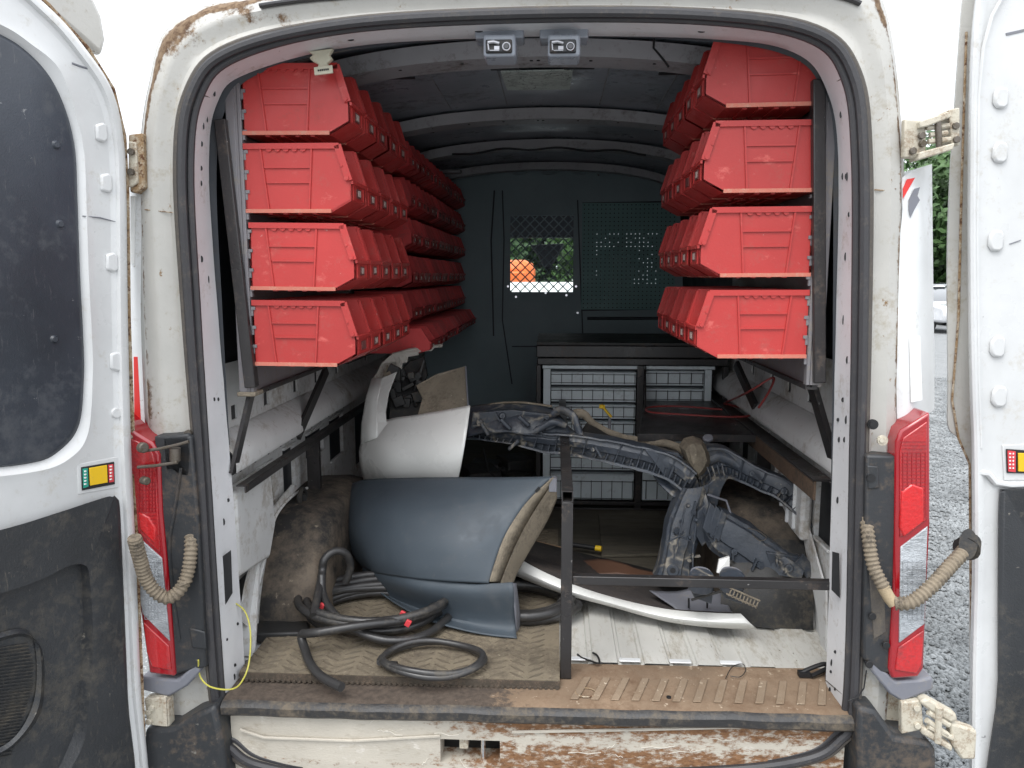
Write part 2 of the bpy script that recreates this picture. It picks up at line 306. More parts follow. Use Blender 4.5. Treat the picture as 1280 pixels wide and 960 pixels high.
def frame_pt(a, b, t):
    q1, q2, q3 = a.lerp(b, .22)+V(0, -.02, 0), a.lerp(b, .5)+V(0, -.018, 0), a.lerp(b, .8)+V(0, .008, 0)
    if t < .22: return a.lerp(q1, t/.22)
    if t < .5: return q1.lerp(q2, (t-.22)/.28)
    if t < .8: return q2.lerp(q3, (t-.5)/.3)
    return q3.lerp(b, (t-.8)/.2)
TS = [i/16 for i in range(17)]
bf = MB().loft([[frame_pt(a, b, t) for a, b in zip(cA, cB)] for t in TS]).build('body_frame', m_frame, van, smooth=True, rough=.002, rs=6)
ra_ = bf.data.attributes.new('rust', 'FLOAT', 'POINT'); nC = len(cA)
for j, t in enumerate(TS):
    for i in range(nC):
        e = math.exp(-((t-.20)/.07)**2)
        wgt = .18+.10*math.exp(-((t-.95)/.08)**2)
        if 34 <= i <= 60: wgt = .05+ .58*e+.40*math.exp(-((i-46)/5)**2)*math.exp(-((t-.35)/.35)**2)+.30*math.exp(-((i-53)/1.6)**2)
        elif 22 <= i < 34 or 60 < i < 84: wgt = .38*e
        elif 84 <= i < 106: wgt = .46*e+.22*math.exp(-((i-86)/3)**2)*(1-t)
        elif 10 <= i: wgt = .12+.30*e
        ra_.data[j*nC+i].value = wgt

# body shell running forward (sides and roof) with an inner skin
def shell_row(Y, k):
    r = []
    for p in cA:
        q = p.copy(); q.y = Y; q.x *= 1+k; r.append(q)
    return r
sh = [cA]+[shell_row(Y, k) for Y, k in ((.35, .035), (1.2, .045), (2.4, .05), (3.3, .05))]
for i in (1, 2, 3, 4):
    for q in (0, -1): sh[i][q].z = .35
    for q in sh[i]:
        if q.z > 2: q.z += .07*min(1, (q.z-2)/.3)
MB().loft(sh).build('body_shell', m_white, van, smooth=True)
MB().loft([[V(p.x*1.03, p.y+.012, p.z+.02*max(0, p.z-2)) for p in cD], [p+V(0, .13, 0) for p in cC], [p+V(0, .10, 0) for p in cA]]).build('pillar_back', m_walldk, van, smooth=True)
MB().loft([cC, [p.lerp(q, .45) for p, q in zip(cC, cD)], [p.lerp(q, .55)+V(0, .012, 0) for p, q in zip(cC, cD)], cD, [V(p.x*1.03, p.y+.012, p.z+.02*max(0, p.z-2)) for p in cD]]).build('door_jamb', m_jamb, van, smooth=True, rough=.0015, rs=9)
ts_ = [frame_pt(cA[i], cB[i], .45)+V(0, -.006, .004) for i in range(54, 84)]
MB().tube(ts_, .008, 8, sq=.7).build('roof_edge_strip', m_seal, van, smooth=True)
# weatherstrip: three rubber beads following the opening and closing under the sill
Bb = [(282, 940), (320, 962), (420, 974), (660, 972), (900, 966), (1015, 952), (1056, 928)]
Cb = [(300, 925), (335, 946), (430, 960), (660, 960), (900, 953), (1003, 938), (1040, 915)]
gb = catmull([aY(x, y, 0) for x, y in Bpx+Bb[::-1]], 8, True); gc = catmull([aY(x, y, .012) for x, y in Cpx+Cb[::-1]], 8, True)
def ring(t, dy, r, nm, m): MB().tube([a.lerp(b, t)+V(0, dy, 0) for a, b in zip(gb, gc)], r, 8, closed=True).build(nm, m, van, smooth=True)
ring(.10, -.002, .0085, 'outer_seal_bead', m_sealbr); ring(.48, -.010, .0115, 'weatherstrip', m_seal); ring(.90, -.002, .0085, 'inner_seal_bead', m_seal)
MB().loft([[p+V(0, .004, 0) for p in gb], [p+V(0, .003, 0) for p in gc]], closed=True).build('seal_channel', m_seal, van)
# jamb slots and holes
def slots(lst, Y=.115):
    for (x, y, w_, h_) in lst:
        p = aY(x, y, Y); k = (Y+1.83)/961
        t = 0
        MB().disc(p, V(-.3 if p.x > 0 else .3, -1, 0), w_*k, .012, 10, ry=h_*k).build('jamb_hole', m_wire, van)
def jm(i, t): return cC[i].lerp(cD[i], t)+V(0, .003, 0)
for i, t, w_, h_ in ((41, .5, .003, .007), (36, .45, .002, .008), (37, .6, .002, .008), (26, .55, .0015, .010), (20, .6, .003, .005), (20, .4, .003, .005), (15, .7, .004, .005), (12, .5, .0025, .006), (6, .5, .004, .004), (9, .75, .0035, .004),
                    (92, .5, .003, .008), (97, .35, .0025, .010), (97, .65, .0025, .008), (104, .5, .0015, .012), (110, .3, .003, .007), (110, .6, .003, .007), (113, .6, .003, .009), (117, .45, .0035, .004), (121, .5, .004, .004), (125, .4, .003, .004), (62, .5, .01, .003), (72, .5, .009, .003), (56, .5, .008, .003)):
    p = jm(i, t); MB().disc(p+V(0, .004, 0), V(-.45*(1 if p.x > 0 else -1)*(abs(p.x) > .6), -1, 0), w_, -.008 if False else .004, 10, ry=h_).build('jamb_hole', m_wire, van)
rj2 = random.Random(12)
for k in range(18):
    i = rj2.choice([rj2.randint(2, 34), rj2.randint(92, 126)]); p = jm(i, rj2.choice([.25, .45, .7]))
    MB().disc(p+V(0, .002, 0), V(-.45*(1 if p.x > 0 else -1), -1, 0), rj2.uniform(.002, .0038), .004, 10, ry=rj2.uniform(.003, .011)).build('jamb_hole', m_wire, van)
# joint line in the jamb
for i in (40, 88, 3, 125):
    MB().tube([jm(i, t)+V(0, -.004+.006*abs(t-.5), .006*t) for t in (.05, .3, .55, .8, .98)], .0013, 5).build('jamb_joint', m_sealbr, van)
# lower jamb pocket windows
for sx, pts in ((-1, [(275, 698), (288, 688), (290, 742), (278, 762)]), (1, [(1041, 690), (1049, 692), (1050, 748), (1040, 738)])):
    q = [aY(x, y, .050) for x, y in pts]; MB().prism(q, V(0, .004, 0)).build('jamb_pocket', m_wire, van)

# quarter corners outside the frame
def patch(rows, n=5):
    rr = [catmull(r, n) for r in rows]; cols = [catmull([r[i] for r in rr], n) for i in range(len(rr[0]))]
    return [[c[j] for c in cols] for j in range(len(cols[0]))]
qr = patch([[aY(1122, 226, .03), aY(1140, 214, .045), aY(1165, 205, .11)], [aY(1128, 260, .03), aY(1148, 262, .03), aY(1166, 300, .11)],
            [aY(1120, 350, .03), aY(1146, 360, .045), aY(1167, 380, .11)], [aY(1120, 450, .03), aY(1140, 450, .03), aY(1168, 450, .11)], [aY(1122, 545, .03), aY(1140, 532, .03), aY(1168, 512, .11)]])
MB().loft(qr).build('quarter_panel', m_white, van, smooth=True)
MB().loft([[p for p in [r[-1] for r in qr]], [V(r[-1].x-.0, .6, r[-1].z) for r in qr]]).build('quarter_side', m_white, van, smooth=True)
ql = patch([[aY(178, 226, .03), aY(166, 226, .04), aY(140, 226, .11)], [aY(176, 400, .03), aY(160, 400, .04), aY(135, 400, .11)], [aY(182, 545, .03), aY(165, 545, .04), aY(140, 540, .11)]])
MB().loft(ql).build('quarter_panel', m_white, van, smooth=True)
MB().prism([aY(x, y, .026) for x, y in ((1129, 236), (1134, 224), (1144, 222), (1129, 248))], V(0, .003, 0)).build('red_reflective_tape', m_tapered, van)
MB().prism([aY(x, y, .022) for x, y in ((1137, 421), (1150, 420), (1153, 500), (1139, 503))], V(0, .003, 0)).build('white_reflective_tape', m_refw, van)
MB().prism([aY(x, y, .03) for x, y in ((167, 446), (172, 446), (176, 524), (168, 524))], V(0, .003, 0)).build('red_reflective_tape', m_tapered, van)
MB().prism([aY(x, y, .03) for x, y in ((163, 245), (168, 245), (168, 330), (163, 330))], V(0, .003, 0)).build('white_reflective_tape', m_refw, van)
MB().prism([aY(x, y, .022) for x, y in ((1136, 250), (1143, 236), (1150, 234), (1147, 245), (1150, 250), (1143, 262), (1138, 272), (1136, 262))], V(0, .002, 0)).build('paint_chip', m_cap, van)
# horizontal seam lines on pillars
MB().tube([aY(x, y, .012) for x, y in ((1090, 237), (1105, 238), (1120, 236))], .0015, 5).build('panel_seam', m_rust, van)
MB().tube([aY(x, y, .012) for x, y in ((181, 262), (200, 264), (218, 266))], .0015, 5).build('panel_seam', m_rust, van)

# black plastic lamp surround, taillights
def lampside(s):
    if s > 0:
        sur = [(1083, 569), (1124, 570), (1122, 700), (1116, 842), (1100, 842), (1079, 824)]
        rim = [(1163, 515), (1126, 538), (1120, 552), (1119, 660), (1117, 740), (1111, 836), (1115, 849), (1148, 847), (1155, 836), (1158, 760), (1163, 655)]
        up = [(1159, 527), (1129, 548), (1125, 565), (1125, 672), (1159, 650)]
        bulb = [(1155, 610), (1140, 605), (1127, 615), (1125, 660), (1130, 672), (1156, 652)]
        clr = [(1160, 658), (1126, 684), (1124, 804), (1156, 780)]
        lo = [(1155, 788), (1123, 810), (1119, 838), (1146, 842), (1152, 832)]
    else:
        sur = [(192, 545), (239, 545), (247, 640), (258, 835), (240, 838), (215, 845), (204, 700)]
        rim = [(140, 515), (168, 540), (190, 553), (199, 568), (202, 640), (208, 700), (213, 760), (219, 846), (186, 842), (176, 770), (150, 640)]
        up = [(150, 545), (172, 552), (190, 566), (194, 580), (200, 692), (172, 664), (155, 640)]
        bulb = [(172, 640), (186, 646), (194, 660), (193, 680), (174, 662)]
        clr = [(160, 660), (202, 698), (212, 802), (178, 768), (165, 700)]
        lo = [(179, 778), (211, 808), (214, 838), (190, 834), (183, 815)]
    P = lambda L, Y: [aY(x, y, Y) for x, y in L]
    MB().prism(P(sur, -.030), V(0, .06, 0)).build('lamp_surround', m_blackp, van, bevel=.006)
    lamp = MB().prism(P(rim, -0.0380), V(0, .09, 0)).build('tail_light', m_lensd, van, bevel=.006)
    MB().prism(P(up, -0.0415), V(0, .01, 0)).build('red_lens', m_lens, lamp, bevel=.002)
    MB().prism(P(bulb, -0.0445), V(0, .01, 0)).build('red_reflector', m_ref, lamp, bevel=.004)
    MB().prism(P(clr, -0.0415), V(0, .01, 0)).build('clear_lens', m_clear, lamp, bevel=.002)
    MB().prism(P(lo, -0.0415), V(0, .01, 0)).build('red_lens', m_lens, lamp, bevel=.002)
    xs = [x for x, y in clr]; ys = [y for x, y in clr]
    # fine moulded ribs of the lenses
    g1 = MB(); g2 = MB()
    x0, x1 = (1127, 1159) if s > 0 else (172, 196)
    for k in range(24):
        y = (552 if s > 0 else 580)+k*4.6
        if y < (648 if s > 0 else 655): g1.bar(aY(x0+(2 if s < 0 else 0), y, -.0425), aY(x1-1, y, -.0425), .0008, .0016)
    for k in range(6): x = x0+2+k*(x1-x0-4)/5; g1.bar(aY(x, 566 if s > 0 else 585, -.0427), aY(x, 648 if s > 0 else 640, -.0427), .0016, .001, V(0, 1, 0))
    for k in range(5):
        x = (1129+k*6) if s > 0 else (181+k*4); g2.bar(aY(x, 700, -.0427), aY(x, 774, -.0427), .0012, .001, V(0, 1, 0))
    for k in range(9):
        y = 702+k*9; g2.bar(aY(1127 if s > 0 else 181, y, -.0427), aY(1157 if s > 0 else 203, y, -.0427), .001, .0012)
    g1.build('lens_ribs', m_lensd, lamp); g2.build('lens_ribs', m_clear, lamp)
lampside(1); lampside(-1)
# surround details
MB().disc(aY(1088, 597, -.030), V(0, -1, 0), .010, .006, 14).build('surround_bolt', m_wire, van)
MB().prism([aY(x, y, -.034) for x, y in ((1084, 582), (1098, 583), (1100, 610), (1085, 612))], V(0, .006, 0)).build('surround_boss', m_blackp, van, bevel=.003)
for c in ((1102, 550), (1090, 530)):
    MB().disc(aY(c[0], c[1], -.012), V(0, -1, 0), .012, .008, 16).disc(aY(c[0], c[1], -.02), V(0, -1, 0), .006, .004, 12).build('frame_bolt', m_hinge if c[0] > 1095 else m_wire, van)
for pts in (((1086, 706), (1104, 712), (1108, 790), (1092, 800)),):
    MB().prism([aY(x, y, -.032) for x, y in pts], V(0, .004, 0)).build('muddy_recess', m_sealbr, van, bevel=.002)
for cx_, cy_ in ((1090, 770), (1086, 830), (1107, 806)):
    MB().disc(aY(cx_, cy_, -.034), V(0, -1, 0), .009, .005, 12).build('surround_bolt', m_wire, van, bevel=.001)
MB().tube(catmull([aY(x, y, -.032) for x, y in ((226, 585), (218, 640), (212, 680), (216, 740), (224, 800))], 5), .004, 6).build('surround_rib', m_blackp, van, smooth=True)
MB().prism([aY(x, y, -.034) for x, y in ((236, 785), (256, 790), (258, 812), (240, 810))], V(0, .006, 0)).build('surround_boss', m_blackp, van, bevel=.003)
# bumper caps under the lights
MB().prism([aY(x, y, -.03) for x, y in ((1088, 822), (1120, 852), (1150, 850), (1166, 846), (1168, 862), (1128, 878), (1112, 868), (1088, 838))], V(0, .10, 0)).build('bumper_end_cap', m_cap, van, bevel=.006)
MB().prism([aY(x, y, -.03) for x, y in ((246, 828), (222, 850), (176, 846), (174, 862), (210, 872), (234, 858), (250, 840))], V(0, .10, 0)).build('bumper_end_cap', m_cap, van, bevel=.006)
# painted lower corners behind the caps
MB().prism([aY(x, y, .03) for x, y in ((1074, 836), (1092, 838), (1115, 868), (1130, 876), (1128, 918), (1108, 905), (1075, 893))], V(0, .08, 0)).build('lower_corner_panel', m_hinge, van, bevel=.004)
MB().prism([aY(x, y, .03) for x, y in ((262, 838), (245, 842), (214, 868), (190, 870), (205, 915), (240, 886), (268, 884))], V(0, .08, 0)).build('lower_corner_panel', m_hinge, van, bevel=.004)
# bumper (black plastic), two corners and a centre step
bc = MB().prism([aY(x, y, -.05) for x, y in ((1072, 884), (1096, 888), (1120, 922), (1164, 928), (1171, 940), (1173, 1040), (1072, 1040))], V(0, .16, 0))
bc.build('bumper_corner', m_blackp, van, bevel=.012)
MB().prism([aY(x, y, -.05) for x, y in ((268, 882), (246, 892), (215, 910), (180, 912), (176, 1040), (292, 1040), (278, 930))], V(0, .16, 0)).build('bumper_corner', m_blackp, van, bevel=.012)
MB().bb((-.85, -.04, .34), (.85, .10, .45)).build('rear_bumper', m_blackp, van, bevel=.01)

# sill: top plate, black lip, lower panel with latch pocket
zs = .70
MB().add([aY(318, 886, .0)+V(-.03, -.0, 0), aY(1048, 880, .0)+V(.04, 0, 0), V(.86, .19, .712), V(-.86, .19, .700)], [(0, 1, 2, 3)])
sy0 = -.012; sy1 = .20
def sill_pt(x, y, z): return V(x, y, z)
NX = 90; rows = []
for j, (y, dz) in enumerate(((sy0, -.004), (sy0+.012, .0), (.05, .001), (.10, .003), (.14, .006), (.20, .006))):
    r = []
    for i in range(NX+1):
        x = -.80+1.60*i/NX; z = .692+.012*(x+.8)/1.6+dz
        r.append(V(x, y+(.004*noise.noise(V(x*7, y, 0)) if y < .01 else 0), z))
    rows.append(r)
sl = MB().loft(rows).build('sill_plate', m_sill, van, smooth=True, rough=.0006, rs=30)
at_ = sl.data.attributes.new('rust', 'FLOAT', 'POINT')
for q, v in enumerate(sl.data.vertices): at_.data[q].value = .62/(1+math.exp((v.co.x+.05)/.05))
for (px, py, r) in ((836, 872, .006), (1002, 862, .007)):
    MB().disc(aZ(px, py, .702)+V(0, 0, -.001), V(0, 0, 1), r, .004, 14).build('sill_hole', m_wire, van)
MB().tube([aZ(732, 866, .703)+V(.027*math.cos(a), .022*math.sin(a), .001) for a in [k*math.pi/12 for k in range(24)]], .0015, 6, closed=True).build('sill_drain_ring', m_rust, van, smooth=True)
m_sillrib = mat('dusty_sill_rib', (.235, .175, .12), .9, vary=.25, dirt=(.20, .14, .09), amt=.45, dscale=14, fine=(.5, .42, .32), famt=.15, bump=.4)
for k in range(13):
    x = .10+k*.052
    MB().prism([V(x, .022, .692+.012*(x+.8)/1.6+.0015), V(x+.020, .022, .692+.012*(x+.8)/1.6+.0015), V(x+.058, .125, .6965+.012*(x+.8)/1.6+.0015), V(x+.038, .125, .6965+.012*(x+.8)/1.6+.0015)], V(0, 0, .0035)).build('sill_rib', m_sillrib, van, bevel=.0015)
lip = []
for (y, z) in ((-.012, .690), (-.024, .686), (-.030, .678), (-.028, .658), (-.018, .649), (-.005, .647)):
    lip.append([V(-.80+1.60*i/NX, y+.003*noise.noise(V(i*.3, 0, z*4)), z+.012*i/NX+.004*noise.noise(V(i*.13, 5, 0))) for i in range(NX+1)])
MB().loft(lip).build('sill_lip', m_lip, van, smooth=True)
LZ0, LZ1 = aY(590, 955, 0).z, aY(590, 925, 0).z
def build_each(mb, name, m, par):
    for f in mb.f: MB().add([mb.v[i] for i in f], [tuple(range(len(f)))]).build(name, m, par)
def panel_holes(fn, u0, u1, v0, v1, holes, depth, nrm, xu=(), xv=()):
    us = sorted({u0, u1, *xu, *[h[0] for h in holes], *[h[1] for h in holes]}); vs = sorted({v0, v1, *xv, *[h[2] for h in holes], *[h[3] for h in holes]})
    mb = MB(); inner = MB()
    for a, b in zip(us, us[1:]):
        for c, d in zip(vs, vs[1:]):
            um, vm = (a+b)/2, (c+d)/2
            if any(h[0] < um < h[1] and h[2] < vm < h[3] for h in holes): continue
            mb.add([fn(a, c), fn(b, c), fn(b, d), fn(a, d)], [(0, 1, 2, 3)])
    for (a, b, c, d) in holes:
        P = [fn(a, c), fn(b, c), fn(b, d), fn(a, d)]; Q = [p+nrm*depth for p in P]
        mb.add(P+Q, [(0, 1, 5, 4), (1, 2, 6, 5), (2, 3, 7, 6), (3, 0, 4, 7)]); inner.add(Q, [(0, 1, 2, 3)])
    return mb, inner
lp, li = panel_holes(lambda x, z: V(x, .0+.02*abs(x)**6, z), -.79, .79, .46, .652, [(-.235, -.080, LZ0, LZ1)], .07, V(0, 1, 0), [-.79+k*.0395 for k in range(1, 40)], [.475, .49, .52, .545, .57, .60, .62, .635, .643])
lpo = lp.build('lower_sill_panel', m_under, van)
at_ = lpo.data.attributes.new('rust', 'FLOAT', 'POINT')
for q, v in enumerate(lpo.data.vertices):
    x, z = v.co.x, v.co.z
    at_.data[q].value = max(.45/(1+math.exp(-(x+.28)/.06))*(1-.35*math.exp(-((z-.60)/.018)**2)), .42*math.exp(-((z-.51)/.02)**2), .30*math.exp(-((z-.646)/.008)**2)*(x > -.45)); li.build('latch_pocket', m_rubber, van)
MB().tube([aY(x, y, -.004) for x, y in ((300, 912), (330, 922), (440, 926), (550, 920))], .004, 6).build('pressed_crease', m_under, van, smooth=True)
MB().tube([aY(x, y, -.004) for x, y in ((640, 915), (800, 912), (960, 908), (1040, 905))], .004, 6).build('pressed_crease', m_under, van, smooth=True)
MB().bb((-.188, .02, LZ0+.028), (-.165, .05, LZ1)).build('striker_plate', m_hinge, van, bevel=.002)
MB().tube([V(-.125, .02, LZ0), V(-.125, .02, LZ1)], .006, 8).build('striker_pin', m_chrome, van, smooth=True)
sc_ = MB(); rn = random.Random(11)
for i in range(16):      # paint scratched off in streaks
    x = rn.choice([rn.uniform(-.42, -.2), rn.uniform(-.06, .55), rn.uniform(-.3, .7)]); z = rn.uniform(.54, .645)
    if -.34 < x < -.06: z = rn.choice([rn.uniform(LZ1+.006, .648), rn.uniform(.5, LZ0-.005)])
    L = rn.uniform(.01, .10); th = rn.gauss(0, .5) if rn.random() < .6 else rn.uniform(0, 3)
    sc_.tube([V(x+t*L*math.cos(th), -.0012, z+t*L*math.sin(th)*.4+.003*math.sin(t*7)) for t in (0, .3, .6, 1)], rn.uniform(.0006, .0012), 4)
sco = sc_.build('paint_scratches', mat('scratch_white', (.72, .68, .6), .6), van); sco['kind'] = 'stuff'

# floor and inner walls
def ribs_row(Y):
    r = []
    for i in range(241):
        x = .00+.88*i/240; u = (x % .145)/.145
        r.append(V(x, Y, .700+.011*(1 if .14 < u < .62 else 0 if (u < .06 or u > .70) else (.5)) ))
    return r
MB().loft([ribs_row(Y) for Y in (.20, .235)]).build('floor_edge', m_floor, van, smooth=True)
MB().loft([ribs_row(.235), ribs_row(.80)]).build('ribbed_floor', m_floor, van, smooth=True)
MB().bb((-.90, .19, .66), (.90, 3.25, .694)).build('floor_base', m_wall, van)
MB().bb((-.88, .80, .695), (.88, 3.2, .713)).build('plywood_floor', m_ply, van)
MB().prism([aZ(x, y, .726) for x, y in ((748, 642), (822, 638), (838, 660), (830, 692), (752, 694))], V(0, 0, -.012)).build('plywood_board', m_ply, van, bevel=.003)
for x in (.13, .27, .41, .55):   # white weld flange ends at the floor edge
    MB().bb((x-.03, .203, .7115), (x+.03, .222, .716)).build('floor_rib_end', m_white, van, bevel=.002)

def wall(s):
    X = .87*s
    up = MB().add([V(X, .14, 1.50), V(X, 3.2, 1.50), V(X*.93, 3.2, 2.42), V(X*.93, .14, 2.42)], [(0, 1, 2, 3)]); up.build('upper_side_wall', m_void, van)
    fn = lambda y, z: V(X*.985, y, z)
    hz_ = 1.375 if s < 0 else 1.385
    holes = [(y, y+.04, hz_, hz_+.042) for y in ((.26, .505, .78, 1.02, 1.3, 1.8) if s < 0 else (.36, .595, .81, 1.02, 1.3))]
    a, b = panel_holes(fn, .12, 3.2, 1.355, 1.54, holes, .006, V(s, 0, 0)); a.build('belt_panel', m_wall, van); build_each(b, 'belt_hole', m_wire, van)
    ys = [.12, .8, 1.6, 3.2]
    prof = [(.985*.87, 1.39), (.955*.87, 1.385), (.80, 1.375), (.765, 1.345), (.765, 1.28), (.79, 1.255), (.86, 1.25)]
    if True:
        prof = [(.985*.87, 1.356), (.848, 1.354), (.82, 1.335), (.795, 1.305), (.790, 1.27), (.80, 1.255), (.86, 1.25)]
    MB().loft([[V(s*x, y, z) for x, z in catmull([(a, b, 0) for a, b in prof], 3) for x, z in [(x, z)]] if False else [V(s*q.x, y, q.y) for q in catmull([(a, b, 0) for a, b in prof], 3)] for y in ys]).build('belt_ledge', m_wall, van, smooth=True)
    fn2 = lambda y, z: V(s*.862, y, z)
    if s < 0: hl = [(.42, .56, 1.06, 1.19), (.66, .78, 1.04, 1.20), (.90, 1.12, 1.10, 1.20), (1.20, 1.40, 1.02, 1.20), (1.6, 1.9, .9, 1.18), (2.1, 2.6, .9, 1.18), (.26, .40, .74, .90)]
    else: hl = [(.38, .52, .98, 1.19), (1.05, 1.24, 1.06, 1.20), (1.36, 1.5, 1.0, 1.2), (1.7, 2.0, .9, 1.18)]
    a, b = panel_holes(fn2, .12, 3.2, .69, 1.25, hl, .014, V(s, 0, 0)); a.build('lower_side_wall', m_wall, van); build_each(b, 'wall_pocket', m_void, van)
    for (y0, y1, z0, z1) in hl[:4]:
        for (A_, B_) in ((V(s*.860, y0, z0), V(s*.860, y1, z0)), (V(s*.860, y0, z1), V(s*.860, y1, z1)), (V(s*.860, y0, z0), V(s*.860, y0, z1)), (V(s*.860, y1, z0), V(s*.860, y1, z1))):
            MB().bar(A_, B_, .012, .010).build('pocket_rim', m_wall, van, bevel=.003)
    for k in range(12 if s < 0 else 12):
        MB().disc(V(s*.861, .2+k*.11, 1.22-.0*k), V(-s, 0, 0), .006, .003, 8).build('wall_rivet', m_wire if k % 2 else m_cap, van)
wall(-1); wall(1)
# swelled box section, left
MB().prism([V(-.855, .14, 1.20), V(-.855, .41, 1.20), V(-.855, .43, 1.02), V(-.855, .37, .93), V(-.855, .14, .96)], V(.05, 0, 0)).build('inner_box_section', m_wall, van, bevel=.012)
MB().prism([V(.855, .52, 1.19), V(.855, .84, 1.20), V(.855, .84, .98), V(.855, .52, .96)], V(-.035, 0, 0)).build('inner_box_section', m_wall, van, bevel=.012)
for y in (.58, .65, .72, .79): MB().bar(V(.818, y, .98), V(.818, y, 1.19), .010, .014, V(1, 0, 0)).build('box_section_rib', m_white, van, bevel=.004)
MB().prism([V(-.86, .20, .70), V(-.80, .20, .70), V(-.83, .36, .98), V(-.86, .36, .98)], V(0, .01, 0)).build('inner_gusset', m_wall, van)
# triangular flange plates beside wheel wells
MB().prism([aX(x, y, -.83) for x, y in ((300, 775), (318, 790), (322, 740), (342, 645), (372, 610), (366, 606), (330, 650), (308, 730))], V(-.006, 0, 0)).build('arch_flange', m_wall, van)
MB().prism([aX(x, y, .845) for x, y in ((1022, 770), (1026, 812), (1032, 820), (1032, 740), (1010, 660), (975, 620), (968, 622), (1004, 672))], V(.006, 0, 0)).build('arch_flange', m_wall, van)

# wheel wells
def well(s, y0, xin):
    prof = [(y0, .70), (y0+.03, .80), (y0+.09, .90), (y0+.17, .985), (y0+.27, 1.02), (y0+.55, 1.03), (y0+.80, .98), (y0+.92, .85), (y0+.96, .70)]
    pr = catmull([(a, b, 0) for a, b in prof], 4); yc = y0+.48
    def row(x, k, dz): return [V(s*x, yc+(p.x-yc)*k, .70+(p.y-.70)*dz) for p in pr]
    rows = [row(.865, 1.0, 1.0), row(xin+.09, 1.0, 1.0), row(xin+.045, .985, .975), row(xin+.012, .95, .92), row(xin, .90, .84), row(xin-.004, .87, .55), row(xin-.004, .87, .0)]
    MB().loft(rows).build('wheel_arch', m_mud, van, smooth=True, rough=.012, rs=5)
    MB().loft([[p+V(s*0, -.012, .0) for p in row(.868, 1.0, 1.0)][:10], [p+V(-s*.03, -.018, .002) for p in row(.868, 1.0, 1.0)][:10]]).build('arch_edge', m_wall, van)
    return rows
well(-1, .345, .655); well(1, .48, .60)
# black skirt mats at foot of the wells
MB().prism([aZ(x, y, .735) for x, y in ((322, 772), (385, 775), (388, 790), (318, 792))], V(0, 0, -.03)).build('arch_mat_skirt', m_rubber, van, bevel=.006)
MB().loft(patch([[V(.57, .47, .712), V(.72, .44, .712), V(.85, .44, .712)], [V(.575, .475, .76), V(.72, .455, .80), V(.852, .46, .80)], [V(.59, .52, .84), V(.72, .51, .885), V(.852, .51, .885)], [V(.60, .58, .90), V(.72, .57, .945), V(.853, .57, .945)]])).build('arch_mat_skirt', m_rubber, van, smooth=True, rough=.006, rs=9)
MB().tube(catmull([aX(x, y, -.825) for x, y in ((318, 782), (320, 745), (330, 700), (341, 655), (352, 634), (368, 618), (384, 610))], 5), .005, 6).build('arch_flange_lip', m_wall, van, smooth=True)
# little grommets / lashing rings on the wells
for p in (aX(378, 622, -.80), aX(963, 628, .80)):
    MB().tube([p+V(0, .03*math.cos(a), .03*math.sin(a)) for a in [k*math.pi/8 for k in range(16)]], .008, 6, closed=True).disc(p+V(0, 0, 0), V(0, -1, 0), .018, .01, 12).build('lashing_ring', m_rubber, van, smooth=True)

# roof lining and bows
def roofz(x): return 2.448-.12*x*x
rr_ = []
for Y in (.16, .5, .9, 1.3, 1.8, 2.3, 2.8, 3.15): rr_.append([V(x/20*.88, Y, roofz(x/20*.88)-(0 if abs(x) < 18 else .06*(abs(x)-17))) for x in range(-20, 21)])
MB().loft(rr_).build('roof_panel', m_roof, van, smooth=True, rough=.004, rs=3)
def bow(Y, w_, z, m, dz=.03, sag=.13, nm='roof_bow'):
    rows = []
    for (dy, dd) in ((-w_/2, dz), (-w_/2+.012, 0), (w_/2-.012, 0), (w_/2, dz)):
        rows.append([V(x/30*.86, Y+dy, z-sag*(x/30*.86)**2*(1+.9*(abs(x)/30)**4)+dd) for x in range(-30, 31)])
    return MB().loft(rows).build(nm, m, van, smooth=True)
bow(.27, .10, 2.415, m_head, .04); bow(.50, .14, 2.392, m_bow, .045); b2 = bow(1.40, .13, 2.40, m_bow, .04); bow(2.10, .12, 2.40, m_bow, .04); bow(2.85, .10, 2.40, m_bow, .04)
for Y, z, xs in ((.50, 2.392, (-.52, -.40, -.22, -.02, .0, .15, .33, .55)), (1.40, 2.40, (-.45, -.3, -.16, -.02, 0, .14, .3, .45)), (2.1, 2.4, (-.3, 0, .3))):
    for x in xs: MB().disc(V(x, Y-.02, z-.13*x*x), V(0, 0, -1), .005, .002, 8).build('bow_rivet', m_wire, van)
for Y, z, xs in ((.585, 2.40, (-.42, -.1, .12, .40)), (1.47, 2.41, (.02, .5, -.5))):
    for x in xs: MB().box(V(x, Y-.005, z-.13*x*x-.004), (.09, .014, .005)).build('bow_slot', m_wire, van)
for x in (-.36, -.14, .22, .44):      # lengthwise creases of the lining
    MB().tube([V(x, y, roofz(x)-.004) for y in (.6, .9, 1.3)], .002, 5).build('roof_crease', m_bow, van)
MB().tube([V(x, 1.98+.01*math.sin(x*9), 2.385-.13*x*x+.006*math.sin(x*23)) for x in [k/20*.62-.45 for k in range(31)]], .005, 6).build('roof_cable', m_wire, van, smooth=True)
MB().box(V(-.52, 2.35, 2.33), (.14, .05, .02)).build('roof_bracket', m_louv, van, bevel=.006)
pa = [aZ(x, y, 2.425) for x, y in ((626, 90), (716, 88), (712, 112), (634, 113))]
m_roofrefl = mat('painted_pale_reflection', (.55, .62, .58), .6, vein=(30, (.05, .06, .06)), dirt=(.13, .15, .15), amt=.3, dscale=20)  # pale reflection on the glossy ceiling, painted onto a thin plate
MB().prism(pa, V(0, 0, .004)).build('painted_roof_reflection', m_roofrefl, van, rough=.0)
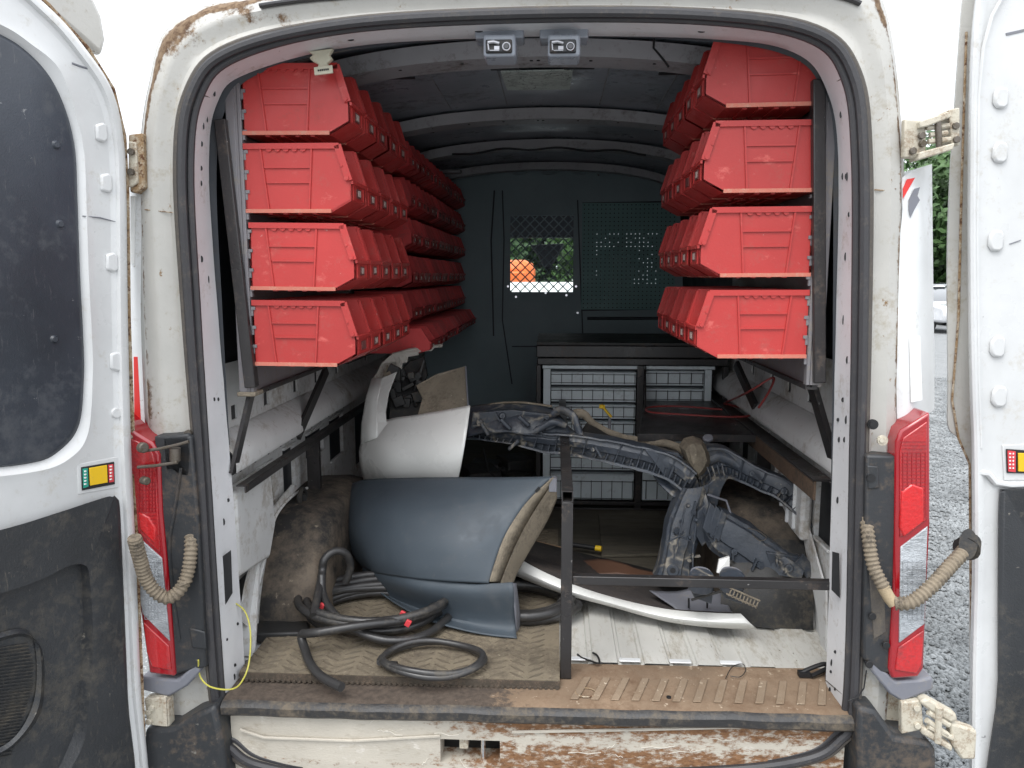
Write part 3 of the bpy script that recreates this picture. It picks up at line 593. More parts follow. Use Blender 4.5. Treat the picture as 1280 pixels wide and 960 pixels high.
# fittings on the header: two cameras, hanging clip, wire
def rearcam(px):
    a = aY(px-30, 34, .10); b = aY(px+30, 50, .10)
    br = MB().bb((a.x, .075, b.z-.002), (b.x, .14, a.z)).build('camera_bracket', m_roof, van, bevel=.004)
    a = aY(px-20, 46, .06); b = aY(px+20, 73, .06)
    MB().bb((a.x, .04, b.z), (b.x, .12, a.z)).build('camera_housing', m_roof, br, bevel=.006)
    a = aY(px-18, 50, .035); b = aY(px+15, 66, .035)
    MB().bb((a.x, .030, b.z), (b.x, .045, a.z)).build('camera_face', m_blackp, br, bevel=.003)
    MB().tube([aY(px-15, 53, .026), aY(px-8, 52, .024), aY(px-1, 54, .026)], .0042, 8).tube([aY(px-15, 54, .027), aY(px-14, 63, .027)], .0025, 8).tube([aY(px-13, 63, .026), aY(px-1, 63, .026)], .0016, 8).box(aY(px-4, 60, .030), (.012, .004, .008)).build('camera_led', m_greas2, br, smooth=True)
    MB().tube([aY(px+8, 58, .026)+V(.0085*math.cos(t), 0, .0085*math.sin(t)) for t in [k*math.pi/8 for k in range(16)]], .0020, 6, closed=True).build('camera_lens_ring', m_greas2, br, smooth=True)
    MB().disc(aY(px+8, 58, .026), V(0, -1, 0), .006, .004, 14).build('camera_lens', m_glassd, br)
rearcam(625); rearcam(705)
ch = MB().prism([aY(x, y, .10) for x, y in ((384, 64), (416, 60), (411, 68), (415, 73), (408, 79), (412, 84), (396, 84), (398, 80), (390, 76), (386, 72), (391, 68))], V(0, .018, 0)).build('header_clip', m_cream, van, bevel=.003)
MB().prism([aY(x, y, .095) for x, y in ((392, 84), (415, 81), (416, 91), (393, 94))], V(0, .006, 0)).build('clip_tag', m_cream, ch, bevel=.001)
for k in range(6): MB().box(aY(398+k*2.4, 88-.3*k, .0935), (.003, .002, .004)).build('clip_tag_print', m_wire, ch)
MB().tube([aY(x, y, .30) for x, y in ((818, 42), (817, 60), (824, 68), (832, 78), (836, 84))], .003, 6).build('hanging_wire', m_wire, van, smooth=True)

# bulkhead partition with door, mesh window and pegboard
YB = 3.10
def bx(x, y): p = aY(x, y, YB); return p.x, p.z
wx0, wz1 = bx(638, 270); wx1, wz0 = bx(716, 365)
a, b = panel_holes(lambda x, z: V(x, YB, z), -.90, .90, .68, 2.46, [(wx0, wx1, wz0, wz1)], .0, V(0, 1, 0)); a.build('partition', m_part, van, smooth=False)
pegx0, pegz1 = bx(728, 254); pegx1, pegz0 = bx(842, 387)
MB().bb((pegx0, YB-.014, pegz0), (pegx1, YB-.006, pegz1)).build('pegboard', mat('pegboard_paint', (.20, .36, .35), .5, dirt=(.23, .37, .36), amt=.3, dscale=5), van)
ph = MB(); pl = MB()
nx, nz_ = 22, 26
for i in range(nx):
    for j in range(nz_):
        x = pegx0+(i+.5)*(pegx1-pegx0)/nx; z = pegz0+(j+.5)*(pegz1-pegz0)/nz_
        ph.disc(V(x, YB-.0145, z), V(0, -1, 0), .0042, .0015, 6)
phb = ph.build('peg_holes', m_wire, van); phb['kind'] = 'stuff'
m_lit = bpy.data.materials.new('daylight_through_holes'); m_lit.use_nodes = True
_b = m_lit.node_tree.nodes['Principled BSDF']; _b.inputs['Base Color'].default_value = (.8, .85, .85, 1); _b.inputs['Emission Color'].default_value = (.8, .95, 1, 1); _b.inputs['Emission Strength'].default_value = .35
rp = random.Random(5)
for i in range(nx):
    for j in range(nz_):
        x = pegx0+(i+.5)*(pegx1-pegx0)/nx; z = pegz0+(j+.5)*(pegz1-pegz0)/nz_
        u, v_ = i/nx, j/nz_
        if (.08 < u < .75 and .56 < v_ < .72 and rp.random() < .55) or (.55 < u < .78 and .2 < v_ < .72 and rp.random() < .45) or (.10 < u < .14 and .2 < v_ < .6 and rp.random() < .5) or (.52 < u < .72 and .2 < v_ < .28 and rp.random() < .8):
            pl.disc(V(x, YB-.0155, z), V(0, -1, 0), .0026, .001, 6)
pl.build('lit_peg_holes', m_lit, van)['kind'] = 'stuff'
# diamond mesh
wm = MB(); st = (wx1-wx0)/6.6
import itertools
def clipline(c, sgn):
    # line x - sgn*z = c inside the window rect
    pts = []
    for x in (wx0, wx1):
        z = (x-c)/sgn
        if wz0 <= z <= wz1: pts.append((x, z))
    for z in (wz0, wz1):
        x = c+sgn*z
        if wx0 < x < wx1: pts.append((x, z))
    return pts[:2] if len(pts) >= 2 else None
for sgn in (1, -1):
    c = -6.0
    while c < 6:
        q = clipline(c, sgn)
        if q: wm.bar(V(q[0][0], YB+.004+.003*sgn, q[0][1]), V(q[1][0], YB+.004+.003*sgn, q[1][1]), .007, .009, V(0, 1, 0))
        c += st
wmo = wm.build('window_mesh', m_part, van); wmo['kind'] = 'stuff'
# door outline of the partition and trim
for pts, r in ((((618, 238), (614, 300), (617, 420)), .005), (((628, 238), (630, 300), (628, 400), (640, 480)), .004), (((722, 250), (727, 380), (729, 430)), .004), (((728, 254), (842, 252)), .005), (((640, 433), (672, 433)), .004), (((734, 398), (824, 398)), .010), (((728, 388), (842, 386)), .004)):
    MB().tube([aY(x, y, YB-.004) for x, y in pts], r, 6).build('partition_seam', m_walldk, van)
for c in ((635, 358), (645, 371), (682, 366), (708, 369), (720, 358), (748, 219), (722, 391)): MB().disc(aY(c[0], c[1], YB-.002), V(0, -1, 0), .007, .006, 10).build('partition_bolt', m_chrome, van)
# blurred hinge plate + header scallops
MB().bb((wx0-.02, YB-.01, wz1+.0), (wx1+.02, YB, wz1+.01)).build('window_rail', m_part, van)
for k in range(9): MB().disc(V(-.75+k*.19, YB-.03, 2.44), V(0, -1, 0), .07, .03, 16, ry=.04).build('header_scallop', m_part, van)
# cab: seats, dashboard, windscreen, pillars
MB().bb((-.95, 3.2, .40), (.95, 4.7, .55)).build('cab_floor', m_walldk, van)
MB().bb((-.86, YB+.1, 2.26), (.86, 4.3, 2.36)).build('cab_roof', m_roof, van)
for s in (-1, 1):
    MB().bb((s*.93, YB+.1, .4), (s*.90, 4.9, 1.55)).build('cab_side', m_walldk, van)
    MB().prism([V(s*.86, 4.25, 2.30), V(s*.80, 4.25, 2.30), V(s*.84, 4.95, 1.45), V(s*.90, 4.95, 1.45)], V(0, .06, 0)).build('windscreen_pillar', m_walldk, van)
MB().prism([V(-.95, 4.35, .5), V(-.95, 4.30, 1.38), V(-.95, 4.6, 1.45), V(-.95, 5.2, 1.40), V(-.95, 5.2, .5)], V(1.9, 0, 0)).build('dashboard', m_walldk, van, bevel=.02)
MB().add([V(-.83, 4.27, 2.28), V(.83, 4.27, 2.28), V(.88, 4.97, 1.46), V(-.88, 4.97, 1.46)], [(0, 1, 2, 3)]).build('windscreen', m_wind, van)
for x in (-.46, .44):
    MB().bb((x-.22, 3.45, .95), (x+.22, 3.60, 1.60)).build('cab_seat', m_walldk, van, bevel=.05)
    MB().bb((x-.12, 3.45, 1.63), (x+.12, 3.56, 1.84)).build('headrest', m_walldk, van, bevel=.05)
MB().bb((-.80, 4.15, 2.07), (.80, 4.24, 2.27)).build('sun_visor', m_walldk, van, bevel=.02)
MB().prism([aY(x, y, 4.22) for x, y in ((662, 306), (706, 304), (698, 320), (687, 336), (681, 336), (672, 320))], V(0, .03, 0)).build('rear_view_mirror', m_walldk, van, bevel=.02)

# ---------------------------------------------------------------- hinges, straps and conduits
def hinge_right_up():
    h = MB().prism([aY(x, y, -.004) for x, y in ((1131, 148), (1152, 150), (1158, 158), (1158, 190), (1150, 198), (1130, 197))], V(0, .02, 0)).build('hinge', m_hinge, van, bevel=.004)
    MB().prism([aY(x, y, -.02) for x, y in ((1150, 151), (1186, 139), (1190, 146), (1160, 158), (1150, 160))], V(0, .05, 0)).build('hinge_arm', m_hinge, h, bevel=.003)
    MB().prism([aY(x, y, -.02) for x, y in ((1150, 190), (1180, 182), (1194, 178), (1192, 187), (1176, 192), (1148, 200))], V(0, .05, 0)).build('hinge_arm', m_hinge, h, bevel=.003)
    for (x0, x1, y) in ((1158, 1186, 158), (1162, 1184, 167), (1160, 1188, 175)): MB().tube([aY(x0, y+2, -.005), aY(x1, y-1, -.005)], .006, 8).build('hinge_link', m_hinge, h, smooth=True)
    MB().tube([aY(1172, 150, -.012), aY(1174, 184, -.012)], .007, 10).build('hinge_pin', m_greas, h, smooth=True)
    for c in ((1151, 170), (1140, 189), (1152, 180), (1193, 158), (1194, 175)): MB().disc(aY(c[0], c[1], -.006), V(0, -1, 0), .008, .010, 8).build('hinge_bolt', m_greas, h, bevel=.001)
    MB().prism([aY(x, y, -.01) for x, y in ((1186, 137), (1200, 134), (1200, 182), (1190, 180))], V(0, .05, 0)).build('hinge_leaf', m_hinge, h, bevel=.003)
hinge_right_up()
def hinge_right_low():
    h = MB().prism([aY(x, y, -.04) for x, y in ((1127, 878), (1152, 876), (1155, 912), (1127, 918))], V(0, .02, 0)).build('hinge', m_hinge, van, bevel=.003)
    MB().prism([aY(x, y, -.05) for x, y in ((1150, 878), (1160, 873), (1196, 893), (1198, 902), (1188, 904), (1158, 886))], V(0, .03, 0)).build('hinge_arm', m_hinge, h, bevel=.006)
    MB().prism([aY(x, y, -.05) for x, y in ((1152, 908), (1160, 912), (1192, 934), (1190, 941), (1152, 918))], V(0, .03, 0)).build('hinge_arm', m_hinge, h, bevel=.005)
    MB().prism([aY(x, y, -.045) for x, y in ((1188, 904), (1204, 908), (1222, 914), (1220, 950), (1202, 950), (1190, 930))], V(0, .03, 0)).build('hinge_leaf', m_hinge, h, bevel=.006)
    for a_, b_ in (((1160, 890), (1186, 906)), ((1158, 900), (1184, 918)), ((1160, 908), (1190, 922))): MB().tube([aY(*a_, -.045), aY(*b_, -.045)], .007, 8).build('hinge_link', m_hinge, h, smooth=True)
    MB().tube([aY(1174, 884, -.052), aY(1172, 928, -.052)], .008, 10).build('hinge_pin', m_hinge, h, smooth=True)
    for c in ((1145, 884), (1146, 906)): MB().disc(aY(c[0], c[1], -.04), V(0, -1, 0), .008, .008, 10).build('hinge_bolt', m_hinge, h, bevel=.001)
hinge_right_low()
h = MB().prism([aY(x, y, -.006) for x, y in ((160, 176), (170, 178), (172, 228), (164, 234), (160, 234))], V(0, .03, 0)).build('hinge', m_hinge, van, bevel=.003)
for c in ((165, 190), (165, 215)): MB().disc(aY(c[0], c[1], -.007), V(0, -1, 0), .008, .008, 8).build('hinge_bolt', m_greas, h)
MB().prism([aY(x, y, .0) for x, y in ((160, 168), (178, 166), (181, 235), (170, 242), (162, 240))], V(0, .03, 0)).build('hinge_recess', m_rust, van, bevel=.004)
h = MB().prism([aY(x, y, -.04) for x, y in ((180, 874), (202, 872), (210, 876), (212, 910), (184, 906))], V(0, .03, 0)).build('hinge', m_hinge, van, bevel=.003)
MB().prism([aY(x, y, -.046) for x, y in ((203, 872), (207, 872), (209, 908), (204, 908))], V(0, .01, 0)).build('hinge_flange', m_hinge, h, bevel=.001)
for c in ((190, 884), (186, 889), (187, 901)): MB().disc(aY(c[0], c[1], -.04), V(0, -1, 0), .008, .008, 10).build('hinge_bolt', m_hinge, h, bevel=.001)
# left check strap
ck = MB().prism([aY(x, y, -.03) for x, y in ((202, 546), (236, 542), (240, 566), (238, 598), (206, 592))], V(0, .05, 0)).build('door_check', m_blackp, van, bevel=.006)
MB().tube([aY(x, y, -.06) for x, y in ((178, 564), (200, 561), (222, 556), (236, 552))], .004, 8).build('check_strap', m_greas, ck, smooth=True)
MB().tube([aY(x, y, -.06) for x, y in ((172, 584), (195, 582), (222, 578))], .004, 8).build('check_strap', m_greas, ck, smooth=True)
MB().tube([aY(219, 560, -.05), aY(219, 576, -.05)], .013, 12).build('check_roller', m_greas, ck, smooth=True)
MB().disc(aY(236, 542, -.01), V(0, -1, 0), .010, .008, 12).build('check_bolt', m_greas, ck)
MB().disc(aY(176, 559, -.07), V(1, -.6, 0), .013, .016, 12).disc(aY(178, 600, -.07), V(1, -.6, 0), .010, .022, 12).build('rubber_stop', m_greas, ck, bevel=.003)
def conduit(pts, r, nm='wiring_conduit'):
    base = catmull(pts, 14); L = [0]
    for a, b in zip(base, base[1:]): L.append(L[-1]+(b-a).length)
    n = int(L[-1]/.0022); P = []; R_ = []; j = 0
    for i in range(n+1):
        t = L[-1]*i/n
        while j < len(L)-2 and L[j+1] < t: j += 1
        P.append(base[j].lerp(base[j+1], (t-L[j])/max(1e-6, L[j+1]-L[j]))); R_.append(r*(1+.13*math.sin(t*2*math.pi/.0105)))
    return MB().tube(P, R_, 12).build(nm, m_cond, van, smooth=True, angle=80)
conduit([aY(x, y, Y) for x, y, Y in ((1081, 628, .02), (1085, 668, -.03), (1092, 708, -.05), (1106, 736, -.07))], .0145)
MB().tube([aY(x, y, Y) for x, y, Y in ((1104, 734, -.07), (1112, 748, -.075), (1118, 755, -.08))], .014, 12).build('conduit_tape', m_tape, van, smooth=True)
conduit([aY(x, y, Y) for x, y, Y in ((1118, 754, -.08), (1140, 752, -.09), (1165, 732, -.08), (1190, 705, -.05), (1204, 690, -.03), (1214, 676, 0))], .0155)
MB().tube([aY(1208, 686, -.03), aY(1214, 676, -.0)], [.030, .022], 16).build('conduit_boot', m_rubber, van, smooth=True)
MB().disc(aY(1210, 680, -.03), V(-.5, -1, .3), .019, .012, 18, ry=.036).build('conduit_boot', m_rubber, van, smooth=True)
conduit([aY(x, y, Y) for x, y, Y in ((238, 642, .02), (239, 680, -.03), (235, 715, -.05), (224, 738, -.07), (210, 747, -.08), (195, 740, -.09), (182, 722, -.10), (174, 695, -.12), (168, 672, -.14))], .0155)
MB().disc(aY(229, 728, -.06), V(.5, -.3, -1), .021, .008, 16).build('conduit_clip', m_cond, van, smooth=True)
MB().tube(catmull([aY(x, y, Y) for x, y, Y in ((248, 825, -.035), (250, 845, -.02), (262, 858, -.03), (285, 862, -.03), (300, 855, .0), (311, 830, .05), (313, 790, .08), (306, 764, .1), (291, 752, .1))], 5), .0021, 6).build('loose_wire', m_ywire, van, smooth=True)
MB().tube([aY(x, y, -.02) for x, y in ((1083, 838), (1080, 860), (1072, 872), (1060, 876))], .0018, 6).build('loose_wire', m_wire, van, smooth=True)
MB().tube([aY(x, y, .10) for x, y in ((288, 800), (291, 812), (287, 828), (290, 845), (286, 858))], .005, 6).build('jamb_strap', m_wire, van, smooth=True)

# ---------------------------------------------------------------- rear doors
def rear_door_left():
    P0 = aY(164, 500, -.06); th = math.radians(27); n = V(math.cos(th), -math.sin(th), 0)
    Q = lambda x, y, o=0: aP(x, y, P0, n, o)
    key = [(182, 1010), (176, 860), (170, 700), (164, 560), (160, 400), (158, 240), (154, 170), (140, 112), (108, 62), (60, 8), (-40, -70), (-260, -160), (-900, -200), (-980, 500), (-900, 1300), (-300, 1200), (100, 1040)]
    def C(off, ins, n_=8):
        out = []
        c = Vector((-420, 480))
        for x, y in key:
            d = Vector((x, y))-c; L = d.length; d = d/L*(L-ins); q = c+d; out.append(Q(q.x, q.y, off))
        return catmull(out, n_, True)
    d = MB().loft([C(-.055, 2), C(-.006, 0), C(.0, 4), C(.0, 9), C(-.010, 14), C(-.012, 24)], closed=True)
    r0 = C(-.012, 24)
    d.build('rear_door_edge', m_door, van, smooth=True)
    # inner skin with the opening falling back to the window cover
    cov = [(104, 470), (98, 530), (74, 562), (38, 578), (-60, 584), (-300, 560), (-420, 400), (-400, 100), (-260, -20), (-60, 22), (0, 44), (34, 66), (62, 98), (82, 140), (93, 188), (96, 250), (99, 340), (103, 420)]
    c3 = lambda px, off, k=0: catmull([Q(x+k*(1 if x > 40 else .3), y+(k if y > 480 else -k if y < 120 else 0), off) for x, y in px], 6, True)
    # skin ring: outer loop follows the door edge, inner loop the cover opening (matched keys)
    outk = [(150, 480), (152, 520), (150, 560), (148, 620), (-60, 700), (-700, 700), (-860, 400), (-820, -100), (-260, -140), (-50, -60), (36, -8), (84, 45), (112, 75), (130, 108), (140, 170), (143, 240), (146, 340), (149, 420)]
    ro = catmull([Q(x, y, -.012) for x, y in outk], 6, True); ra = c3(cov, -.010, 22); rb = c3(cov, -.004, 12); rc = c3(cov, -.018, 1)
    sk = MB().loft([ro, ra, rb, rc], closed=True).build('inner_skin', m_door, van, smooth=True)
    # lower skin
    lowo = [(148, 600), (151, 640), (158, 800), (166, 1000), (100, 1050), (-200, 1200), (-860, 1200), (-860, 690), (-60, 690)]
    MB().add([Q(x, y, -.0425) for x, y in ((150, 560), (153, 640), (160, 800), (168, 1020), (-880, 1500), (-880, 600), (0, 590))], [tuple(range(7))]).build('lower_skin', m_door, van)
    MB().prism([Q(x, y, -.056) for x, y in key], -n*.01).build('outer_skin', m_white, van)
    os_ = [(128, 70), (133, 50), (128, 20), (112, -15), (60, -60), (0, -30), (60, 10)]
    MB().prism([Q(x, y, -.05) for x, y in os_], -n*.03).build('outer_skin_corner', m_frame, van, bevel=.01)
    MB().tube([Q(x, y, -.028) for x, y in ((182, 1000), (171, 700), (161, 400), (159, 240), (155, 170), (141, 111), (109, 60), (60, 6), (-20, -60))], .0055, 6).build('edge_seam', m_rust, van, smooth=True, rough=.001, rs=50)
    cv = MB().add([q for q in c3(cov, -.012, 0)], [tuple(range(len(cov)*6))]); 
    cvr = [c3(cov, -.018, 1), c3(cov, -.011, -1), c3(cov, -.009, -4)]
    mb = MB().loft(cvr, closed=True); nn = len(cvr[0]); mb.f.append(tuple(range(2*nn, 3*nn))); mb.build('window_cover', m_cover, van, smooth=True, angle=30)
    for c in ((70, 181), (75, 280), (68, 424)):
        MB().disc(Q(c[0], c[1], -.009), n, .0095, .005, 14, r2=.006).build('cover_bolt', m_cover, van, smooth=True)
    for c in ((124, 166), (130, 229), (137, 328), (142, 452)):   # pressed lugs
        MB().prism([Q(c[0]+dx, c[1]+dy, -.014) for dx, dy in ((-7, -10), (3, -13), (8, -9), (9, 9), (4, 13), (-6, 9))], n*.010).build('pressed_lug', m_door, van, bevel=.005)
    MB().disc(Q(144, 516, -.013), n, .013, .008, 16, r2=.011).build('pressed_boss', m_door, van, smooth=True)
    MB().tube([Q(104, 270, -.008), Q(124, 272, -.012), Q(144, 277, -.011)], [.004, .006, .002], 6, sq=.3).build('scuff_mark', m_cap, van)
    MB().tube([Q(90, 79, -.01), Q(101, 83, -.01), Q(113, 87, -.01)], .0022, 6).build('scuff_mark', m_cap, van)
    lab = [(101, 584), (142, 577), (143, 605), (102, 613)]
    MB().prism([Q(x, y, -.012) for x, y in ((96, 580), (146, 571), (148, 609), (97, 618))], n*.0025).build('label_recess', m_door, van, bevel=.002)
    lb = MB().prism([Q(x, y, -.009) for x, y in lab], n*.003).build('door_reflector_label', m_wire, van, bevel=.001)
    MB().prism([Q(x, y, -.006) for x, y in ((111, 585), (133, 581), (134, 603), (112, 607))], n*.003).build('yellow_reflector', m_yel, lb, bevel=.001)
    MB().prism([Q(x, y, -.006) for x, y in ((103, 586), (109, 585), (110, 608), (104, 610))], n*.002).build('green_label', m_teal, lb)
    MB().prism([Q(x, y, -.006) for x, y in ((135, 581), (141, 580), (142, 602), (136, 603))], n*.002).build('red_label', m_rlab, lb)
    pr = MB()
    for k in range(5): pr.box(Q(106.5, 589+k*4, -.0035), (.004, .004, .003)); pr.box(Q(138.5, 583+k*4, -.0035), (.004, .004, .003))
    pr.build('label_print', m_refw, lb)
    # lower trim with pocket and speaker grille
    tk = [(150, 634), (154, 720), (160, 870), (164, 1010), (60, 1060), (-160, 1160), (-700, 1200), (-700, 760), (-160, 704), (0, 668), (80, 645), (132, 628), (145, 626)]
    t0 = c3(tk, -.012, 0); t1 = c3(tk, .004, -1); t2 = c3(tk, .007, -5)
    po = [(112, 720), (116, 790), (112, 870), (100, 940), (40, 1010), (-160, 1100), (-560, 1100), (-560, 860), (-160, 790), (0, 742), (50, 725), (85, 708), (104, 706)]
    p0 = c3(po, .006, 0); p1 = c3(po, -.022, -12)
    mb = MB().loft([t0, t1, t2, p0, p1], closed=True); nn = len(t0); mb.f.append(tuple(range(4*nn, 5*nn))); mb.build('door_trim', m_trim, van, smooth=True, angle=60)
    gk = [(52, 850), (46, 890), (22, 925), (-10, 945), (-80, 960), (-120, 880), (-60, 812), (-10, 800), (28, 792), (48, 806)]
    g1 = c3(gk, -.023, 4); g2 = c3(gk, -.010, 0); g3 = c3(gk, -.018, -6)
    MB().loft([g1, g2, g3], closed=True).build('speaker_ring', m_trim, van, smooth=True)
    mb = MB(); 
    for k in range(34):
        y = 806+k*4.2; x1 = 44-max(0, (y-860))*.33 if y > 860 else 44-max(0, 830-y)*.3
        if x1 > -4: mb.bar(Q(-30, y+8, -.019), Q(x1-2, y-1, -.019), .0022, .0025)
    mb.build('speaker_grille', m_rubber, van)
rear_door_left()
def rear_door_right():
    P0 = aY(1216, 500, .03); n = V(math.sin(YAW), -math.cos(YAW), 0)
    Q = lambda x, y, o=0: aP(x, y, P0, n, o)
    def edge(off, dx): return catmull([Q(x+dx, y, off) for x, y in ((1250, -120), (1228, -40), (1218, 20), (1213, 100), (1211, 250), (1212, 400), (1214, 500), (1216, 560), (1217, 700), (1214, 850), (1212, 1060))], 6)
    MB().loft([edge(-.085, -1), edge(-.05, 2), edge(-.048, -2), edge(-.012, 0), edge(-.004, 2), edge(0, 6), edge(-.002, 10), edge(-.012, 14), edge(-.013, 30), edge(-.012, 60), edge(-.012, 250), edge(-.014, 700)]).build('rear_door_skin', m_door, van, smooth=True)
    # outer skin flange seen beyond the edge
    ok = [(1240, -140), (1213, -60), (1202, -10), (1196, 60), (1190, 150), (1185, 230), (1182, 330), (1183, 480), (1183, 532), (1196, 548), (1207, 572), (1211, 610), (1210, 760), (1212, 900), (1212, 1060)]
    kk = catmull([Q(x+2.5, y, -.075) for x, y in ok], 5); k2 = catmull([Q(x+34, y, -.070) for x, y in ok], 5); k3 = catmull([Q(x+1, y, -.085) for x, y in ok], 5)
    MB().loft([k3, kk, k2]).build('outer_skin_flange', m_frame, van, smooth=True)
    MB().loft([[p for p in k3], [p+RT*.9-V(0, 0, 0) for p in k3]]).build('outer_skin', m_white, van)
    MB().tube([Q(x, y, -.07) for x, y in ((1208, 40), (1203, 200), (1198, 400), (1190, 500), (1198, 548), (1212, 580), (1213, 700), (1214, 760), (1217, 900), (1216, 1000))], .003, 6).build('edge_seam', m_rust, van, smooth=True, rough=.001, rs=50)
    MB().tube([Q(x, y, -.004) for x, y in ((1262, -20), (1240, 20), (1229, 60), (1223, 120), (1221, 300), (1223, 470), (1226, 560))], .004, 6).build('sealant_bead', m_door, van, smooth=True)
    for c in ((1249, 124), (1248, 192), (1243, 302), (1245, 434), (1247, 496)):
        MB().prism([Q(c[0]+dx, c[1]+dy, -.015) for dx, dy in ((-9, -7), (-4, -14), (7, -14), (10, -8), (9, 8), (4, 13), (-6, 12), (-10, 5))], n*.011).build('pressed_lug', m_door, van, bevel=.006)
    MB().prism([Q(x, y, -.015) for x, y in ((1256, 42), (1300, 32), (1300, 36), (1257, 45))], n*.004).build('scuff_mark', m_cap, van)
    MB().tube([Q(1276, 300+0, -.010), Q(1268, 303, -.011), Q(1262, 305, -.011)], .0012, 5).build('scuff_mark', m_cap, van)
    # pocket round the label, label
    MB().prism([Q(x, y, -.013) for x, y in ((1252, 556), (1300, 554), (1300, 600), (1254, 600))], n*.003).build('label_recess', m_door, van, bevel=.002)
    lb = MB().prism([Q(x, y, -.009) for x, y in ((1257, 561), (1304, 564), (1304, 592), (1258, 591))], n*.003).build('door_reflector_label', m_wire, van, bevel=.001)
    MB().prism([Q(x, y, -.006) for x, y in ((1272, 566), (1300, 567), (1300, 590), (1272, 589))], n*.003).build('yellow_reflector', m_yel, lb, bevel=.001)
    MB().prism([Q(x, y, -.006) for x, y in ((1259, 563), (1269, 564), (1269, 590), (1260, 589))], n*.002).build('red_label', m_rlab, lb)
    pr = MB()
    for k in range(5): pr.box(Q(1262.5, 567+k*4.5, -.0035), (.004, .002, .003)); pr.box(Q(1266.5, 567+k*4.5, -.0035), (.003, .002, .004))
    pr.build('label_print', m_refw, lb)
    MB().tube([Q(x, y, -.008) for x, y in ((1222, 590), (1235, 592), (1244, 603), (1262, 606), (1320, 604))], .008, 8).build('pressed_ridge', m_door, van, smooth=True)
    tk = [(1248, 625), (1247, 700), (1247, 850), (1249, 1060), (1500, 1060), (1700, 1060), (1700, 612), (1400, 611), (1262, 611), (1252, 614)]
    c3 = lambda px, off, k=0: catmull([Q(x-k*(1 if x > 1300 else -1), y, off) for x, y in px], 6, True)
    a = c3(tk, -.014); b_ = c3(tk, .0, 1.5); c_ = c3(tk, .002, 5); mb = MB().loft([a, b_, c_], closed=True); nn = len(a); mb.f.append(tuple(range(2*nn, 3*nn))); mb.build('door_trim', m_trim, van, smooth=True, angle=60)
rear_door_right()

# ---------------------------------------------------------------- racks
def rack(s, X, y0, y1, z0, z1, label):
    r = thing('bin_rack', label, 'rack', (X, y0, z0))
    MB().bb((X+s*.006, y0, z0), (X+s*.012, y1, z1)).build('louvred_panel', m_louv, r)
    MB().bb((X+s*.012, y0, z0), (X+s*.036, y0+.02, z1)).build('end_channel', m_louv, r, bevel=.002)
    MB().bb((X-s*.004, y0, z0), (X+s*.006, y0+.022, z1)).build('panel_edge', m_louv, r, bevel=.002)
    ta, tb_ = ((aY(277, 150, y0), aY(315, 484, y0)) if s < 0 else (aY(1022, 100, y0), aY(1023, 478, y0)))
    MB().bar(ta, tb_, .030, .03, V(0, 1, 0)).build('upright_tube', m_blacksteel, r, bevel=.003)
    MB().bar(V(X+s*.01, y0, z0), V(X+s*.01, y1, z0), .03, .012).build('bottom_channel', m_blacksteel, r)
    z = z0+.07; k = 0
    mesh = None
    while z < z1-.04:
        o = MB().box(V(X-s*.004, y0+.010, z), (.012, .012, .024)).box(V(X-s*.011, y0+.010, z+.008), (.010, .016, .008)).build('louver', m_louv, r) if mesh is None else None
        if mesh is None: mesh = o; zz = z
        else:
            o = mesh.copy(); COL.objects.link(o); o.location = mesh.location+V(0, 0, z-zz)
        z += .0495
    return r
RXL, RXR = -.745, .695
rkL = rack(-1, RXL, .142, 1.02, 1.47, 2.34, 'grey louvred bin rack on the left wall nearest the open doors')
rkL2 = rack(-1, RXL, 1.08, 3.0, 1.45, 2.34, 'dark louvred bin rack on the left wall beside the partition')
rkR = rack(1, RXR, .142, 1.05, 1.50, 2.40, 'grey louvred bin rack with black upright on the right wall')
# wooden end at foot of left upright and struts (bolted to the rack)
MB().bar(aX(314, 492, -.765), aX(291, 592, -.80), .030, .010, V(1, 0, 0)).build('strut', m_blacksteel, rkL)
MB().bar(aX(408, 462, -.765), aX(372, 545, -.80), .04, .012, V(1, 0, 0)).build('strut', m_blacksteel, rkL)
MB().bar(aX(1014, 478, .74), aX(1042, 575, .80), .05, .014, V(1, 0, 0)).build('strut', m_blacksteel, rkR)
MB().bar(aX(920, 455, .74), aX(944, 508, .79), .045, .014, V(1, 0, 0)).build('strut', m_blacksteel, rkR)
MB().box(aX(313, 491, -.76), (.05, .06, .012)).build('wood_shim', m_tan, rkL, bevel=.003)

